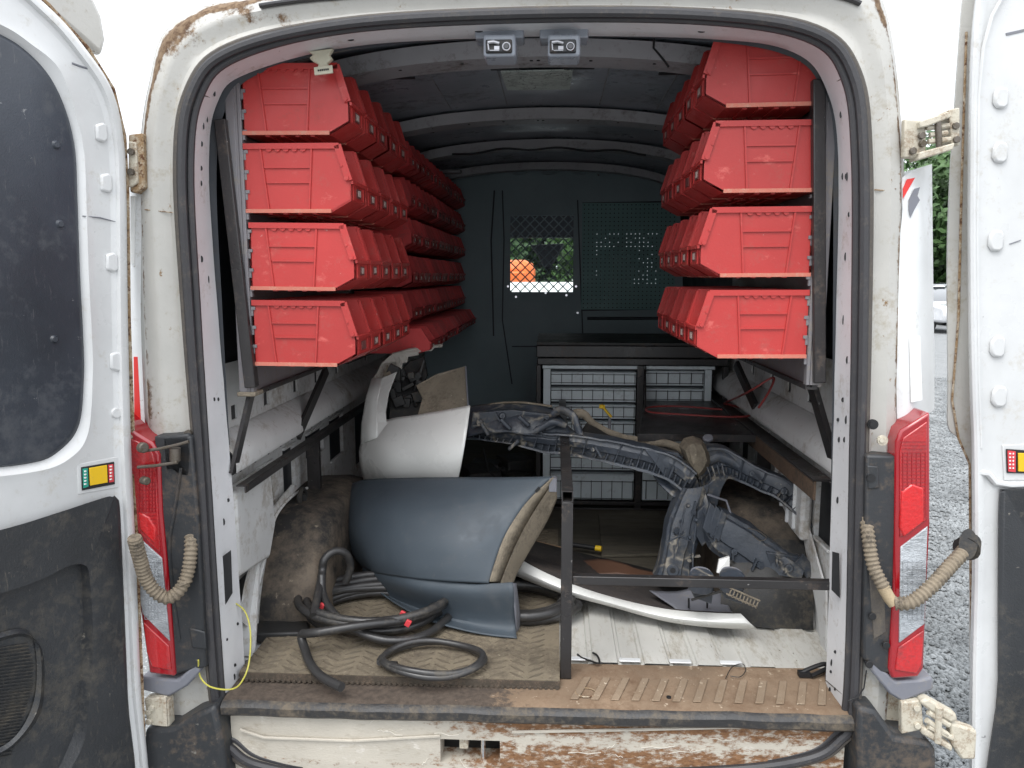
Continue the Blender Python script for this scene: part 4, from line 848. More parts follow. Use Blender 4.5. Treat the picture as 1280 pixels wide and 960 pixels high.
# ---------------------------------------------------------------- bins
def bin_mesh(D, W, H, full=True):
    mb = MB(); t = .004; hw = W/2
    prof = [(0, 0), (.81, 0), (1, .17), (1, .44), (.885, 1), (0, 1)]
    P = [(u*D, z*H) for u, z in prof]
    for s in (-1, 1):
        mb.prism([V(u, s*hw, z) for u, z in P], V(0, -s*t, 0))
        if full:
            # rim along top and slanted edge
            mb.bar(V(0, s*(hw+.003), H-.006), V(.885*D+.004, s*(hw+.003), H-.006), .006, .014)
            mb.bar(V(.885*D, s*(hw+.003), H-.004), V(.985*D, s*(hw+.003), .44*H+.004), .006, .018)
            for a_, b_ in (((.16, .93), (.22, .02)), ((.64, .93), (.60, .02)), ((.19, .66), (.62, .66)), ((.21, .44), (.61, .44))):
                mb.bar(V(a_[0]*D, s*(hw+.002), a_[1]*H), V(b_[0]*D, s*(hw+.002), b_[1]*H), .0045, .0045)
            for k in range(5): mb.disc(V((.24+.08*k)*D, s*(hw+.001), H-.012), V(0, s, 0), .008, .003, 8)
            for (u, z) in ((.92, .68),): mb.disc(V(u*D, s*(hw+.006), z*H), V(0, s, 0), .0035, .002, 8)
            mb.disc(V(.965*D, s*(hw+.005), .50*H), V(0, s, 0), .006, .004, 8)
    mb.bb((0, -hw, 0), (t, hw, H)); mb.bb((0, -hw, 0), (.81*D, hw, t))
    mb.prism([V(.81*D, -hw, 0), V(D, -hw, .17*H), V(D-t, -hw, .17*H+t), V(.81*D-t, -hw, t)], V(0, W, 0))
    mb.bb((D-t, -hw, .17*H), (D, hw, .44*H))
    mb.bar(V(D, -hw, .44*H), V(D, hw, .44*H), .010, .008)
    # stepped underside ribs
    if full:
        for k in range(4): mb.bb((.2*D+k*.14*D, -hw*.9, -.004), (.24*D+k*.14*D, hw*.9, 0))
        mb.bb((D, -hw*.72, .19*H), (D+.002, hw*.72, .205*H)); mb.bb((D, -hw*.72, .40*H), (D+.002, hw*.72, .415*H)); mb.bb((D, -hw*.74, .19*H), (D+.002, -hw*.70, .41*H)); mb.bb((D, hw*.70, .19*H), (D+.002, hw*.74, .41*H))
    return mb
protos = {}
def bin_proto(key, D, W, H, full, m):
    root = bpy.data.objects.new('storage_bin', None)
    shell = bin_mesh(D, W, H, full).build('bin_shell', m); card = MB().bb((D+.0005, -W*.15, .235*H), (D+.0025, W*.15, .37*H)).build('label_holder', m_cardd)
    lab = MB().bb((D+.0026, -W*.08, .26*H), (D+.0036, W*.10, .35*H)).build('label_card', m_card)
    lip = MB().bb((.0, -W/2-.0055, -.001), (.81*D, -W/2-.0002, .05*H)).build('bottom_flange', m_redd) if full else None
    lip2 = MB().bb((.0, W/2+.0002, -.001), (.81*D, W/2+.0055, .05*H)).build('bottom_flange', m_redd) if full else None
    ps = [shell, card, lab]+([lip, lip2] if lip else [])
    for p in ps: COL.objects.unlink(p)
    protos[key] = ps
bin_proto('L', .275, .134, .170, True, m_red); bin_proto('S', .235, .100, .126, False, m_reddk); bin_proto('D', .30, .13, .10, False, m_reddk)
ORD = ['nearest', 'second', 'third', 'fourth', 'fifth', 'sixth', 'seventh', 'eighth', 'ninth', 'tenth', 'eleventh', 'twelfth', 'thirteenth', 'fourteenth', 'fifteenth', 'sixteenth', 'seventeenth']
ROW = ['top', 'second', 'third', 'fourth', 'fifth', 'bottom']
rb_ = random.Random(21)
def put_bin(key, X, Y, Z, side, label, group, cards=True):
    r = bpy.data.objects.new('storage_bin', None); COL.objects.link(r); tag(r, label, 'bin', group)
    r.location = (X, Y, Z); sm_ = .05 if key != 'L' else .022
    r.location.x += rb_.uniform(-.001, .001) if key == 'L' else rb_.uniform(0, .008)
    r.rotation_euler = (rb_.uniform(-.008, .008), rb_.uniform(0, .012 if side < 0 else .012), (0 if side < 0 else math.pi)+rb_.uniform(-sm_, sm_)*.7); r.empty_display_size = .05
    for i, p in enumerate(protos[key]):
        if p.name.startswith('label') and not cards: continue
        if p.name.startswith('label_card') and rb_.random() < .15: continue
        c = p.copy(); COL.objects.link(c); c.parent = r
for j, z in enumerate((2.135, 1.942, 1.745, 1.547)):
    for i in range(5):
        put_bin('L', RXL+.006, .215+i*.150, z, -1, f'large red bin, {ORD[i]} from the open doors, {["top","second","third","bottom"][j]} row, left rack', 'large red bins on the left rack')
for j, z in enumerate((2.190, 1.985, 1.780, 1.575)):
    for i in range(5):
        put_bin('L', RXR-.006, .215+i*.150, z, 1, f'large red bin, {ORD[i]} from the open doors, {["top","second","third","bottom"][j]} row, right rack', 'large red bins on the right rack')
for j, z in enumerate((2.180, 2.03, 1.885, 1.735, 1.595, 1.478)):
    for i in range(16 if j < 5 else 13):
        k = 'S' if j < 5 else 'D'
        put_bin(k, RXL+.006, 1.22+i*(.110 if j < 5 else .138), z, -1, f'small dusty red bin, {ORD[i]} from the near end, {ROW[j]} row, far left rack', 'small red bins on the far left rack')

# ---------------------------------------------------------------- side rails, bench, cabinets
rl = thing('wall_rail', 'black angle iron rail bolted along the left wall above the wheel arch', 'rail', (-.80, .15, 1.2))
MB().bar(V(-.785, .13, 1.222), V(-.785, 3.0, 1.222), .024, .004).build('flange', m_blacksteel, rl)
MB().bar(V(-.773, .13, 1.212), V(-.773, 3.0, 1.212), .004, .018).build('web', m_blacksteel, rl)
MB().bar(V(-.80, .80, 1.21), V(-.80, .80, .99), .045, .02, V(0, 1, 0)).build('hanger', m_blacksteel, rl)
rr2 = thing('wall_rail', 'black angle iron rail bolted along the right wall beside the bench', 'rail', (.79, .3, 1.2))
MB().bar(V(.785, .25, 1.228), V(.785, 1.9, 1.228), .05, .006).build('flange', m_blacksteel, rr2)
MB().bar(V(.765, .25, 1.200), V(.765, 1.9, 1.200), .006, .055).build('web', mat('rusty_brown_steel', (.11, .07, .045), .8, dirt=(.03, .025, .02), amt=.4, dscale=10), rr2)
MB().bar(V(.80, .90, 1.21), V(.80, .90, .95), .05, .025, V(0, 1, 0)).build('hanger', m_blacksteel, rr2)
bn = thing('work_bench', 'black steel bench frame with dark shelf top and square post standing at the sill', 'workbench', (.02, .2, .71))
px_ = aY(708, 740, .13).x; pz = aY(708, 626, .13).z
MB().bb((px_-.015, .115, .705), (px_+.015, .145, pz)).build('post', m_blacksteel, bn, bevel=.002)
# open-ended top tube (four walls)
tb = MB(); t = .003; hw = .015
for (a0, a1, b0, b1) in ((-hw, hw, -hw, -hw+t), (-hw, hw, hw-t, hw), (-hw, -hw+t, -hw+t, hw-t), (hw-t, hw, -hw+t, hw-t)):
    tb.bb((px_+a0, .115, pz+.016+a0*0+b0), (px_+a1, 1.6, pz+.016+b1))
tb.build('top_tube', m_blacksteel, bn)
zc = aY(870, 727, .13).z
MB().bb((px_+.016, .118, zc-.012), (.86, .142, zc+.012)).build('cross_tube', m_blacksteel, bn, bevel=.002)
zt = 1.225
MB().prism([V(.46, 1.62, zt), V(.80, 1.62, zt), V(.80, .88, zt), V(.355, .88, zt)], V(0, 0, -.012)).build('shelf_top', m_blacksteel, bn, bevel=.002)
MB().bar(V(.35, .87, zt-.012), V(.80, .87, zt-.012), .008, .026).build('front_edge', m_blacksteel, bn)
MB().tube([V(.30, 1.55, 1.40), V(.30, 1.1, zt+.01)], .001, 4)
MB().prism([V(.43, 1.35, zt), V(.455, 1.60, zt), V(.455, 1.60, zt+.16)], V(.006, 0, 0)).build('gusset', m_blacksteel, bn)

cf = thing('cabinet_frame', 'black steel cabinet frame against the partition holding silver drawer units', 'cabinet', (.36, 1.7, .71))
YC = 1.62
def cz(y): return aY(700, y, YC).z
def cx(x): return aY(x, 530, YC).x
X0, X1, XM0, XM1 = cx(670), cx(908), cx(795), cx(804)
MB().bb((X0, YC, cz(447)), (X1, YC+.62, cz(432)+.0)).build('top_board', m_blacksteel, cf, bevel=.004)
MB().bb((X0+.005, YC-.006, cz(456)), (X1-.005, YC+.02, cz(447)-.002)).build('top_rail', m_blacksteel, cf, bevel=.003)
MB().bb((X0, YC+.02, cz(432)+.001), (X1, YC+.6, cz(432)+.012)).build('top_mat', m_rubber, cf, rough=.004, rs=9)
for a_, b_ in ((X0, X0+.022), (XM0, XM1), (X1-.022, X1)): MB().bb((a_, YC, .712), (b_, YC+.03, cz(456)-.002)).build('upright', m_blacksteel, cf, bevel=.003)
for zz in (cz(628), cz(636)): MB().bb((X0, YC-.004, zz-.008), (X1, YC+.022, zz+.008)).build('bottom_rail', m_blacksteel, cf, bevel=.002)
MB().bb((X0+.01, YC+.6, .72), (X1-.01, YC+.62, cz(456))).build('back_panel', m_walldk, cf)
MB().bb((X0, YC+.03, .72), (X0+.006, YC+.6, cz(456))).build('side_panel', m_walldk, cf)
def drawers(x0, x1, rows, label, frame_left, y_bot):
    t = thing('drawer_unit', label, 'drawers', ((x0+x1)/2, YC+.1, cz(y_bot)))
    MB().bb((x0, YC+.045, cz(y_bot)), (x1, YC+.5, cz(458))).build('cabinet_body', m_walldk, t)
    MB().bb((x0-.008, YC+.004, cz(461)), (x1+.012, YC+.04, cz(457))).build('top_cap', m_silver, t, bevel=.001)
    MB().bb(*((V(x0-.004, YC+.006, cz(y_bot)), V(x0+.028, YC+.04, cz(461.5))) if frame_left else (V(x1-.030, YC+.006, cz(y_bot)), V(x1, YC+.04, cz(461.5))))).build('side_stile', m_silver, t, bevel=.001)
    fx0, fx1 = (x0+.032, x1-.002) if frame_left else (x0+.002, x1-.034)
    for (ya, yb, big) in rows:
        z1, z0 = cz(ya), cz(yb)
        d = MB().bb((fx0, YC+.004, z0), (fx1, YC+.44, z1)).build('drawer', m_silver, t, bevel=.0015)
        g = MB(); n = 8 if frame_left else 5; zt_, zb_ = (z1-.011, z0+.010) if not big else (z1-.035, z0+.006)
        g.bb((fx0, YC-.001, zt_-.0012), (fx1, YC+.003, zt_+.0012)); g.bb((fx0, YC-.001, zb_-.0012), (fx1, YC+.003, zb_+.0012))
        for k in range(n): x = fx0+(k+.98)*(fx1-fx0)/(n+.1); g.bb((x-.0012, YC-.003, zb_-.004), (x+.0012, YC+.003, zt_+.004))
        g.build('divider_wire', m_wire, d)
        MB().bb((fx0, YC-.004, z1-.004), (fx1, YC+.004, z1)).build('drawer_pull', m_silver, d, bevel=.001)
drawers(cx(680), XM0-.002, [(465, 481, 0), (485, 502, 0), (506, 523, 0), (527, 544, 0), (548, 565, 0), (569, 587, 0), (592, 624, 1)], 'tall silver drawer unit with wire dividers, left half of the black cabinet frame', True, 626)
drawers(XM1+.002, cx(888), [(463, 481, 0), (485, 501, 0)], 'short silver drawer unit with two drawers, upper right of the black cabinet frame', False, 503)
drawers(XM1+.002, cx(888)-.0, [(592, 624, 1)], 'low silver drawer unit behind the blue grey beam, lower right of the cabinet frame', False, 626) if False else None
t = thing('drawer_unit', 'single deep silver drawer at the lower right of the black cabinet frame', 'drawers', ((XM1+cx(888))/2, YC+.1, cz(626)))
d = MB().bb((XM1+.003, YC+.006, cz(624)), (cx(888), YC+.44, cz(548))).build('drawer', m_silver, t, bevel=.0015)
g = MB(); g.bb((XM1+.003, YC-.0, cz(600)), (cx(888), YC+.006, cz(599)))
for k in range(6): x = XM1+.02+k*.05; g.bb((x-.0012, YC-.002, cz(622)), (x+.0012, YC+.005, cz(599)))
g.build('divider_wire', m_wire, d)

# red cable on bench
def zq(x, y, z): return aZ(x, y, z)
rc = MB().tube(catmull([zq(903, 512, zt+.01), zq(850, 508, zt+.008), zq(812, 509, zt+.008), zq(812, 515, zt+.008), zq(850, 518, zt+.008), zq(905, 521, zt+.008), zq(935, 520, zt+.010), zq(940, 514, zt+.01), zq(905, 504, zt+.01)], 6), .0042, 8).tube(catmull([zq(905, 504, zt+.01), aX(935, 490, .74), aX(966, 472, .80), aX(962, 488, .78), aX(948, 510, .74)], 6), .0038, 8).build('air_hose', m_rwire, smooth=True)
tag(rc, 'thin red cable looped on the dark bench shelf and up the right wall', 'cable')
yb = MB(); yp = aY(766, 510, 1.15)
ybo = MB().tube([aY(752, 506, 1.12), aY(757, 513, 1.12), aY(764, 521, 1.12)], .011, 8, sq=.5).tube([aY(749, 508, 1.12), aY(756, 509, 1.12)], .008, 8).build('yellow_clamp', m_ytag, smooth=True)
tag(ybo, 'small bright yellow plastic clip standing up behind the blue grey beam', 'clip')
MB().tube([aY(762, 520, 1.12), aY(762, 540, 1.12)], .006, 8).build('clip_stem', m_cap, ybo)

# ---------------------------------------------------------------- tread mat
fl = aZ(284, 876, .722); fr_ = aZ(700, 878, .722)
mt = thing('floor_mat', 'thick dusty diamond tread mat covering the left half of the van floor', 'mat', (-.4, .2, .70))
MX0, MX1, MY0, MY1 = -.79, fr_.x, .075, 1.30
MB().bb((MX0, MY0, .700), (MX1, MY1, .7225)).build('mat_slab', m_mat, mt, rough=.0)
MB().bb((MX0, MY0-.004, .699), (MX1-.0, MY0+.0, .7205)).build('front_edge', m_matedge, mt)
kn = MB()
for k in range(60):
    kn.box(V(MX0+.007+k*(MX1-MX0-.014)/59, MY0-.006, .702), (.008, .006, .006))
kn.build('edge_knobs', m_matedge, mt)['kind'] = 'stuff'
tr = MB(); cell = .052; rn = random.Random(2)
ny = int((MY1-MY0)/cell/.62); nxx = int((MX1-MX0)/cell)
for i in range(nxx+1):
    for j in range(ny+1):
        x = MX0+.02+i*cell; y = MY0+.02+j*cell*.62
        if x > MX1-.02 or y > MY1-.02: continue
        an = math.radians(34 if i % 2 else -34)+rn.gauss(0, .05)
        L = .056; dx, dy = math.cos(an)*L/2, math.sin(an)*L/2
        a = V(x-dx, y-dy, .7225); b = V(x+dx, y+dy, .7225); sd_ = V(-math.sin(an), math.cos(an), 0)*.0045; sm = sd_*.45; up_ = V(0, 0, .003)
        m_ = (a+b)/2
        tr.add([a, m_-sd_, b, m_+sd_, a.lerp(m_, .25)+up_, m_-sm+up_, b.lerp(m_, .25)+up_, m_+sm+up_], [(0, 1, 5, 4), (1, 2, 6, 5), (2, 3, 7, 6), (3, 0, 4, 7), (4, 5, 6, 7)])
tr.build('tread_pattern', mat('tread_bar', (.115, .094, .067), .85, vary=.3, dirt=(.16, .13, .09), amt=.2, dscale=12, bump=.4), mt)['kind'] = 'stuff'

# ---------------------------------------------------------------- hoses
def hose(paths, r, label, cat='hose', nm='rubber_hose', m=m_hose):
    mb = MB()
    for p in paths: mb.tube(p, r, 12)
    return tag(mb.build(nm, m, smooth=True, angle=60), label, cat)
def coil(cxp, cyp, rx, ry, z0, turns, rnd, ph=0, jit=.02, dz=.006, n=28):
    c = aZ(cxp, cyp, z0); e = aZ(cxp+rx, cyp, z0); f = aZ(cxp, cyp+ry, z0)
    a = (e-c).length; b = (f-c).length; out = []
    k = int(turns*n); offs = [rnd.uniform(-jit, jit) for _ in range(int(turns)+3)]
    for i in range(k+1):
        t = ph+2*math.pi*i/n; q = i/n; o0 = offs[int(q)]*(1-(q % 1))+offs[int(q)+1]*(q % 1)
        out.append(c+V(math.cos(t)*(a+o0), -math.sin(t)*(b+o0*.8), dz*q+.004*math.sin(3*t+q)+.003))
    return out
rh = random.Random(4)
p1 = coil(468, 768, 84, 29, .738, 7, rh, 2.2, .030, .0085)
tail = catmull([p1[-1], zq(560, 745, .80), zq(470, 722, .82), aZ(425, 740, .84), aZ(402, 745, .86), aZ(405, 715, .93), aZ(418, 695, .97), aZ(436, 700, .95), aZ(436, 725, .86)], 8)
standing = catmull([aZ(392, 770, .80), aY(402, 720, .42), aY(405, 700, .44), aY(418, 689, .46), aY(432, 692, .48), aY(438, 708, .50), aY(432, 728, .50)], 8)
loop1 = catmull([aY(402, 720, .40), aY(404, 745, .36), aZ(418, 768, .79), aZ(445, 788, .77), aZ(480, 800, .75), aZ(515, 799, .745), aZ(540, 789, .745), aZ(556, 776, .742), aZ(566, 764, .74)], 8)
cross = catmull([aZ(378, 792, .775), aZ(400, 790, .79), aZ(450, 782, .80), aZ(500, 776, .79), aZ(532, 771, .765), aZ(556, 762, .745)], 8)
drop = catmull([aZ(378, 792, .775), aZ(377, 798, .76), aZ(381, 812, .742), aZ(388, 830, .738), aZ(402, 846, .737), aZ(427, 859, .737)], 8)
hc = hose([p1, standing, loop1, cross, drop], .0125, 'long black rubber hose coiled in loops on the tread mat beside the left wheel arch')
MB().disc(drop[-1]+V(-.004, .004, 0), (drop[-1]-drop[-2]), .010, .0055, 12).build('hose_end', m_greas, hc)
for x, y, z in ((397, 752, .80), (402, 758, .80), (503, 768, .80), (510, 779, .785)):
    MB().box(aZ(x, y, z), (.016, .010, .020), Matrix.Rotation(.5, 3, 'Y')).build('red_tape', m_rlab, hc, bevel=.002)
p2 = coil(541, 827, 66, 23, .737, 2.0, rh, 2.9, .012, .007, 40)
h2 = hose([p2], .009, 'thin black hose coiled twice near the front edge of the tread mat')
MB().tube([aZ(484, 832, .742), aZ(496, 833, .742)], .013, 10).build('hose_fitting', m_rubber, h2, smooth=True)
rh2 = random.Random(9)
hose([coil(655, 752, 50+k*9, 17+k*3, .74+.016*(k % 2), 1.0, rh2, .3, .01, .004) for k in range(3)], .0165, 'thick dusty black hoses coiled behind the grey bumper cover', m=m_hose)

# ---------------------------------------------------------------- bumper cover (grey + white)
def AB(L): return [aY(x, y, Y-.055) for x, y, Y in L]
bcv = thing('bumper_cover', 'large grey blue and white plastic bumper corner standing on the hoses', 'bumper cover', (-.3, .5, .73))
A = lambda L: [aY(x, y, Y) for x, y, Y in L]
gmain = patch([AB([(438, 606, .98), (456, 600, .86), (500, 598, .76), (560, 597, .68), (630, 597, .61), (690, 596, .56)]),
               AB([(430, 628, .90), (446, 628, .76), (495, 630, .62), (555, 632, .55), (612, 632, .52), (658, 628, .52)]),
               AB([(431, 660, .82), (448, 664, .67), (495, 668, .54), (550, 672, .47), (600, 672, .45), (632, 668, .46)]),
               AB([(440, 690, .78), (460, 697, .62), (500, 702, .50), (550, 705, .44), (590, 706, .42), (618, 704, .42)]),
               AB([(452, 708, .76), (472, 716, .60), (510, 722, .48), (552, 726, .43), (585, 728, .41), (611, 729, .40)])], 5)
MB().loft(gmain).build('grey_shell', m_bumpg, bcv, smooth=True, solid=.004)
glow = patch([AB([(452, 708, .765), (472, 716, .605), (510, 722, .485), (560, 727, .435), (600, 730, .41), (641, 728, .38)]),
              AB([(454, 714, .735), (477, 726, .592), (514, 736, .47), (562, 741, .42), (602, 743, .395), (642, 741, .365)]),
              A([(456, 721, .68), (482, 742, .56), (520, 759, .455), (567, 773, .395), (606, 779, .36), (644, 780, .335)]),
              [aZ(x, y, z) for x, y, z in ((466, 734, .752), (496, 755, .75), (532, 774, .745), (576, 787, .737), (611, 794, .73), (646, 798, .727))]], 5)
MB().loft(glow).build('lower_valance', m_bumpg, bcv, smooth=True, solid=.004)
rimL = catmull(AB([(691, 597, .555), (659, 628, .518), (633, 667, .458), (619, 704, .418), (612, 727, .398)]), 5)
rimM = catmull(AB([(695, 598, .57), (672, 632, .56), (650, 670, .51), (634, 706, .47), (626, 728, .44)]), 5)
rimR = catmull(AB([(696, 622, .60), (684, 650, .60), (664, 684, .56), (648, 712, .52), (641, 728, .47)]), 5)
rimB = catmull(AB([(694, 626, .70), (682, 652, .70), (662, 686, .66), (646, 714, .62), (640, 730, .57)]), 5)
MB().loft([rimL, rimM]).build('mounting_flange', m_tan, bcv, smooth=True, solid=.004)
MB().loft([[p+V(.0, .004, 0) for p in rimM], [p+V(0, -.010, 0) for p in rimM], [a.lerp(b, .85)+V(0, -.010, .0) for a, b in zip(rimM, rimR)], rimR, rimB]).build('flange_return', m_tan, bcv, smooth=True, solid=.004, angle=25)
for x, y, Y in ((672, 612, .535), (633, 653, .49), (613, 701, .435)): MB().box(aY(x, y, Y-.055), (.008, .006, .018), Matrix.Rotation(.7, 3, 'Y')).build('flange_slot', m_wire, bcv)
for x, y, Y in ((637, 665, .485), (622, 700, .44)): MB().disc(aY(x, y, Y-.055), V(.3, -1, 0), .006, .004, 10).build('flange_hole', m_wire, bcv)
MB().bb(aY(686, 598, .50), aY(696, 612, .53)).build('flange_tab', m_cap, bcv, bevel=.002)
gx = patch([AB([(641, 729, .38), (645, 729, .40)]), AB([(644, 770, .375), (650, 770, .42)]), AB([(646, 797, .41), (648, 798, .45)])], 3)
MB().loft(gx).build('valance_edge', m_cap, bcv, smooth=True, solid=.003)
wmain = patch([A([(466, 540, .98), (484, 525, .90), (520, 519, .82), (555, 513, .78), (588, 507, .75)]),
               A([(451, 555, .94), (478, 552, .82), (516, 548, .75), (552, 544, .70), (584, 536, .68)]),
               A([(450, 578, .94), (480, 578, .79), (518, 576, .72), (552, 574, .67), (579, 568, .65)]),
               A([(455, 600, .98), (484, 602, .82), (520, 602, .75), (550, 601, .70), (573, 599, .68)])], 5)
MB().loft(wmain).build('white_panel', m_bumpw, bcv, smooth=True, solid=.004)
m_flg = mat('dirty_cream_flange', (.50, .48, .43), .5, dirt=(.22, .15, .1), amt=.28, dscale=14)
wp = [A([(465, 473, 1.02), (471, 473, 1.0), (478, 473, .99)]), A([(458, 496, .98), (465, 498, .955), (473, 499, .945)]), A([(452, 530, .95), (462, 529, .91), (472, 527, .895)]), A([(451, 556, .94), (461, 551, .875), (472, 547, .86)])]
MB().loft([catmull(r, 4) for r in wp]).build('white_upright', m_bumpw, bcv, smooth=True, solid=.004)
wp2 = [A([(478, 473, .99), (496, 465, .98)]), A([(473, 499, .945), (486, 491, .935)]), A([(472, 516, .91), (482, 515, .90)]), A([(472, 528, .893), (483, 527, .885)]), A([(472, 548, .858), (490, 534, .862)])]
MB().loft(wp2).build('white_return', m_bumpw, bcv, solid=.003)
MB().prism(A([(465, 474, 1.03), (471, 466, 1.04), (476, 455, 1.05), (490, 444, 1.07), (499, 443, 1.08), (502, 452, 1.07), (497, 466, 1.02), (480, 474, 1.0)]), V(.0, .02, 0)).build('upper_corner', m_flg, bcv, bevel=.004, rough=.002, rs=25)
MB().prism(A([(476, 455, 1.04), (490, 443, 1.06), (511, 437, 1.12), (540, 433, 1.2), (553, 431, 1.24), (553, 434, 1.24), (543, 435, 1.2), (539, 439, 1.19), (523, 440, 1.14), (523, 444, 1.14), (510, 446, 1.1), (509, 453, 1.09), (503, 454, 1.07), (502, 461, 1.05), (497, 466, 1.03), (495, 452, 1.05)]), V(.0, .012, .004)).build('jagged_flange', m_flg, bcv)
MB().prism(A([(479, 470, 1.0), (484, 456, 1.02), (490, 470, .99)]), V(0, .006, 0)).build('dark_notch', m_tan, bcv)
# dark inner structure behind the opening
inn = MB(); ri = random.Random(31)
inn.prism(A([(492, 470, 1.10), (512, 452, 1.14), (530, 446, 1.16), (534, 470, 1.14), (520, 500, 1.05), (540, 515, 1.0), (486, 524, 1.0)]), V(0, .02, 0))
for k in range(22):
    x = ri.uniform(490, 528); y = ri.uniform(456, 516); p = aY(x, y, ri.uniform(1.0, 1.1)); inn.box(p, (ri.uniform(.01, .05), .02, ri.uniform(.01, .05)), Matrix.Rotation(ri.uniform(-.5, .5), 3, 'Y'))
inn.tube(catmull(A([(530, 450, 1.1), (524, 470, 1.08), (518, 490, 1.05), (520, 508, 1.02)]), 5), .008, 8)
inn.build('inner_bracket', m_rubber, bcv, bevel=.002)
MB().prism(A([(520, 482, 1.0), (545, 468, 1.02), (581, 458, 1.04), (584, 508, .9), (540, 518, .88), (522, 520, .88), (528, 498, .94)]), V(0, .006, 0)).build('tan_inner_panel', m_tan, bcv)
MB().bar(aY(582, 458, 1.035), aY(585, 508, .895), .005, .005).build('panel_edge', m_cap, bcv)

# ---------------------------------------------------------------- blue-grey instrument beam
bm_ = thing('dashboard_beam', 'dusty blue grey moulded plastic dashboard carrier lying across the bench frame', 'car part', (.3, .7, .8))
def limb(pts, r0, nm='moulded_limb', m=m_beam, sq=.75, seg=12, n=8, par=bm_, rough=.004, ribs=0, up=V(0, 1, 0)):
    P = catmull(A([(x, y, Y) for x, y, Y, r in pts]), n); R0 = [r for *_, r in pts]; rr = []
    for i in range(len(P)):
        t = i/n; k = min(int(t), len(R0)-2); f = t-k; rr.append(R0[k]*(1-f)+R0[k+1]*f)
    o = MB().tube(P, rr, seg, sq=sq, up=up).build(nm, m, par, smooth=True, rough=rough, rs=26, angle=35)
    if ribs:
        for i in range(3, len(P)-2, ribs):
            t = (P[i+1]-P[i-1]).normalized()
            MB().tube([P[i]-t*.002, P[i]+t*.002], rr[i]*1.07, seg, sq=sq, up=up).build('stiffening_rib', m, par)
    return o
PROF = [(.00, .060), (.00, .012), (.03, -.004), (.09, -.006), (.12, .010), (.34, .004), (.58, .010), (.64, .024), (.84, .026), (.88, -.002), (.97, -.004), (1.0, .010), (1.0, .060)]
PROF2 = [(.00, .06), (.00, .014), (.03, .002), (.10, -.004), (.13, -.016), (.40, -.022), (.62, -.020), (.66, -.008), (.86, -.004), (.90, .004), (1.0, .014), (1.0, .06)]
def band(keys, nm='moulded_limb', n=7, ribs=2, depth=1.0, m=m_beam, prof=PROF):
    T_ = catmull([aY(a, b, Y) for a, b, c, d, Y in keys], n); B_ = catmull([aY(c, d, Y) for a, b, c, d, Y in keys], n)
    MB().loft([[a.lerp(b, t)+V(0, y*depth, 0) for a, b in zip(T_, B_)] for t, y in prof]).build(nm, m, bm_, smooth=True, rough=.0025, rs=30, angle=28)
    for i in range(2, len(T_)-1, ribs):
        a, b = T_[i], B_[i]; MB().bar(a.lerp(b, .60)+V(0, .012*depth, 0), a.lerp(b, .90)+V(0, .012*depth, 0), .0035, .026*depth, V(0, 1, 0)).build('stiffening_rib', m, bm_)
        if i % (ribs*3) == 2: MB().bar(a.lerp(b, .08)+V(0, .003, 0), a.lerp(b, .60)+V(0, .006, 0), .003, .012, V(0, 1, 0)).build('stiffening_rib', m, bm_)
band([(560, 524, 566, 545, .92), (590, 530, 588, 548, .89), (617, 538, 613, 552, .87), (650, 540, 640, 556, .84), (682, 541, 676, 566, .81), (711, 542, 707, 569, .79), (767, 550, 755, 579, .75), (800, 557, 790, 587, .72), (826, 563, 815, 594, .70), (848, 572, 838, 604, .68), (872, 590, 855, 618, .66)])
band([(853, 610, 892, 604, .655), (842, 634, 886, 630, .64), (834, 655, 880, 649, .625), (831, 674, 875, 677, .61), (826, 702, 869, 696, .60), (819, 724, 867, 724, .585)], ribs=5, prof=PROF2)
band([(882, 612, 872, 640, .63), (893, 634, 876, 662, .60), (914, 644, 888, 688, .575), (938, 657, 906, 702, .555), (960, 673, 926, 716, .535), (978, 686, 948, 726, .52), (992, 696, 972, 730, .50), (1004, 708, 996, 726, .49)], ribs=5, prof=PROF2)
band([(870, 575, 878, 622, .70), (884, 559, 890, 614, .71), (907, 560, 908, 600, .71), (933, 575, 926, 604, .68), (955, 587, 945, 613, .65), (988, 601, 970, 624, .61), (1014, 622, 992, 642, .57), (1036, 638, 1020, 664, .53)], depth=.8, ribs=3)
for pts, yy in (([(884, 606), (896, 596), (912, 594), (902, 612), (896, 636), (890, 652), (880, 640)], .655), ([(806, 562), (848, 566), (872, 598), (856, 622), (838, 606)], .70), ([(872, 640), (884, 628), (902, 640), (894, 668), (878, 684), (870, 670)], .60),
                ([(590, 516), (640, 512), (690, 518), (718, 540), (700, 556), (640, 548), (588, 540)], .87), ([(958, 690), (1000, 696), (1014, 716), (1006, 728), (968, 724)], .50)):
    MB().prism([aY(x, y, yy) for x, y in pts], V(0, .03, 0)).build('web_plate', m_beam, bm_, bevel=.003, rough=.003, rs=40)
rbm = random.Random(77)
for (x, y, yy) in ((600, 528, .86), (628, 520, .86), (662, 530, .85), (684, 522, .85), (706, 530, .82), (740, 562, .72), (846, 586, .69), (866, 640, .62), (846, 664, .60), (890, 668, .56), (918, 690, .54), (950, 706, .51), (940, 592, .64), (980, 614, .59), (862, 700, .57), (986, 710, .48), (975, 702, .48)):
    r_ = rbm.uniform(.008, .015); MB().disc(aY(x, y, yy), V(rbm.uniform(-.3, .3), -1, .2), r_, .008, 12, r2=r_*.8).disc(aY(x, y, yy-.0085), V(0, -1, 0), r_*.4, .003, 8).build('moulded_boss', m_beam, bm_)
    MB().box(aY(x+rbm.uniform(-8, 8), y+rbm.uniform(-6, 6), yy-.004), (rbm.uniform(.02, .05), .012, .005), Matrix.Rotation(rbm.uniform(-1.5, 1.5), 3, 'Y')).build('moulded_rib', m_beam, bm_)
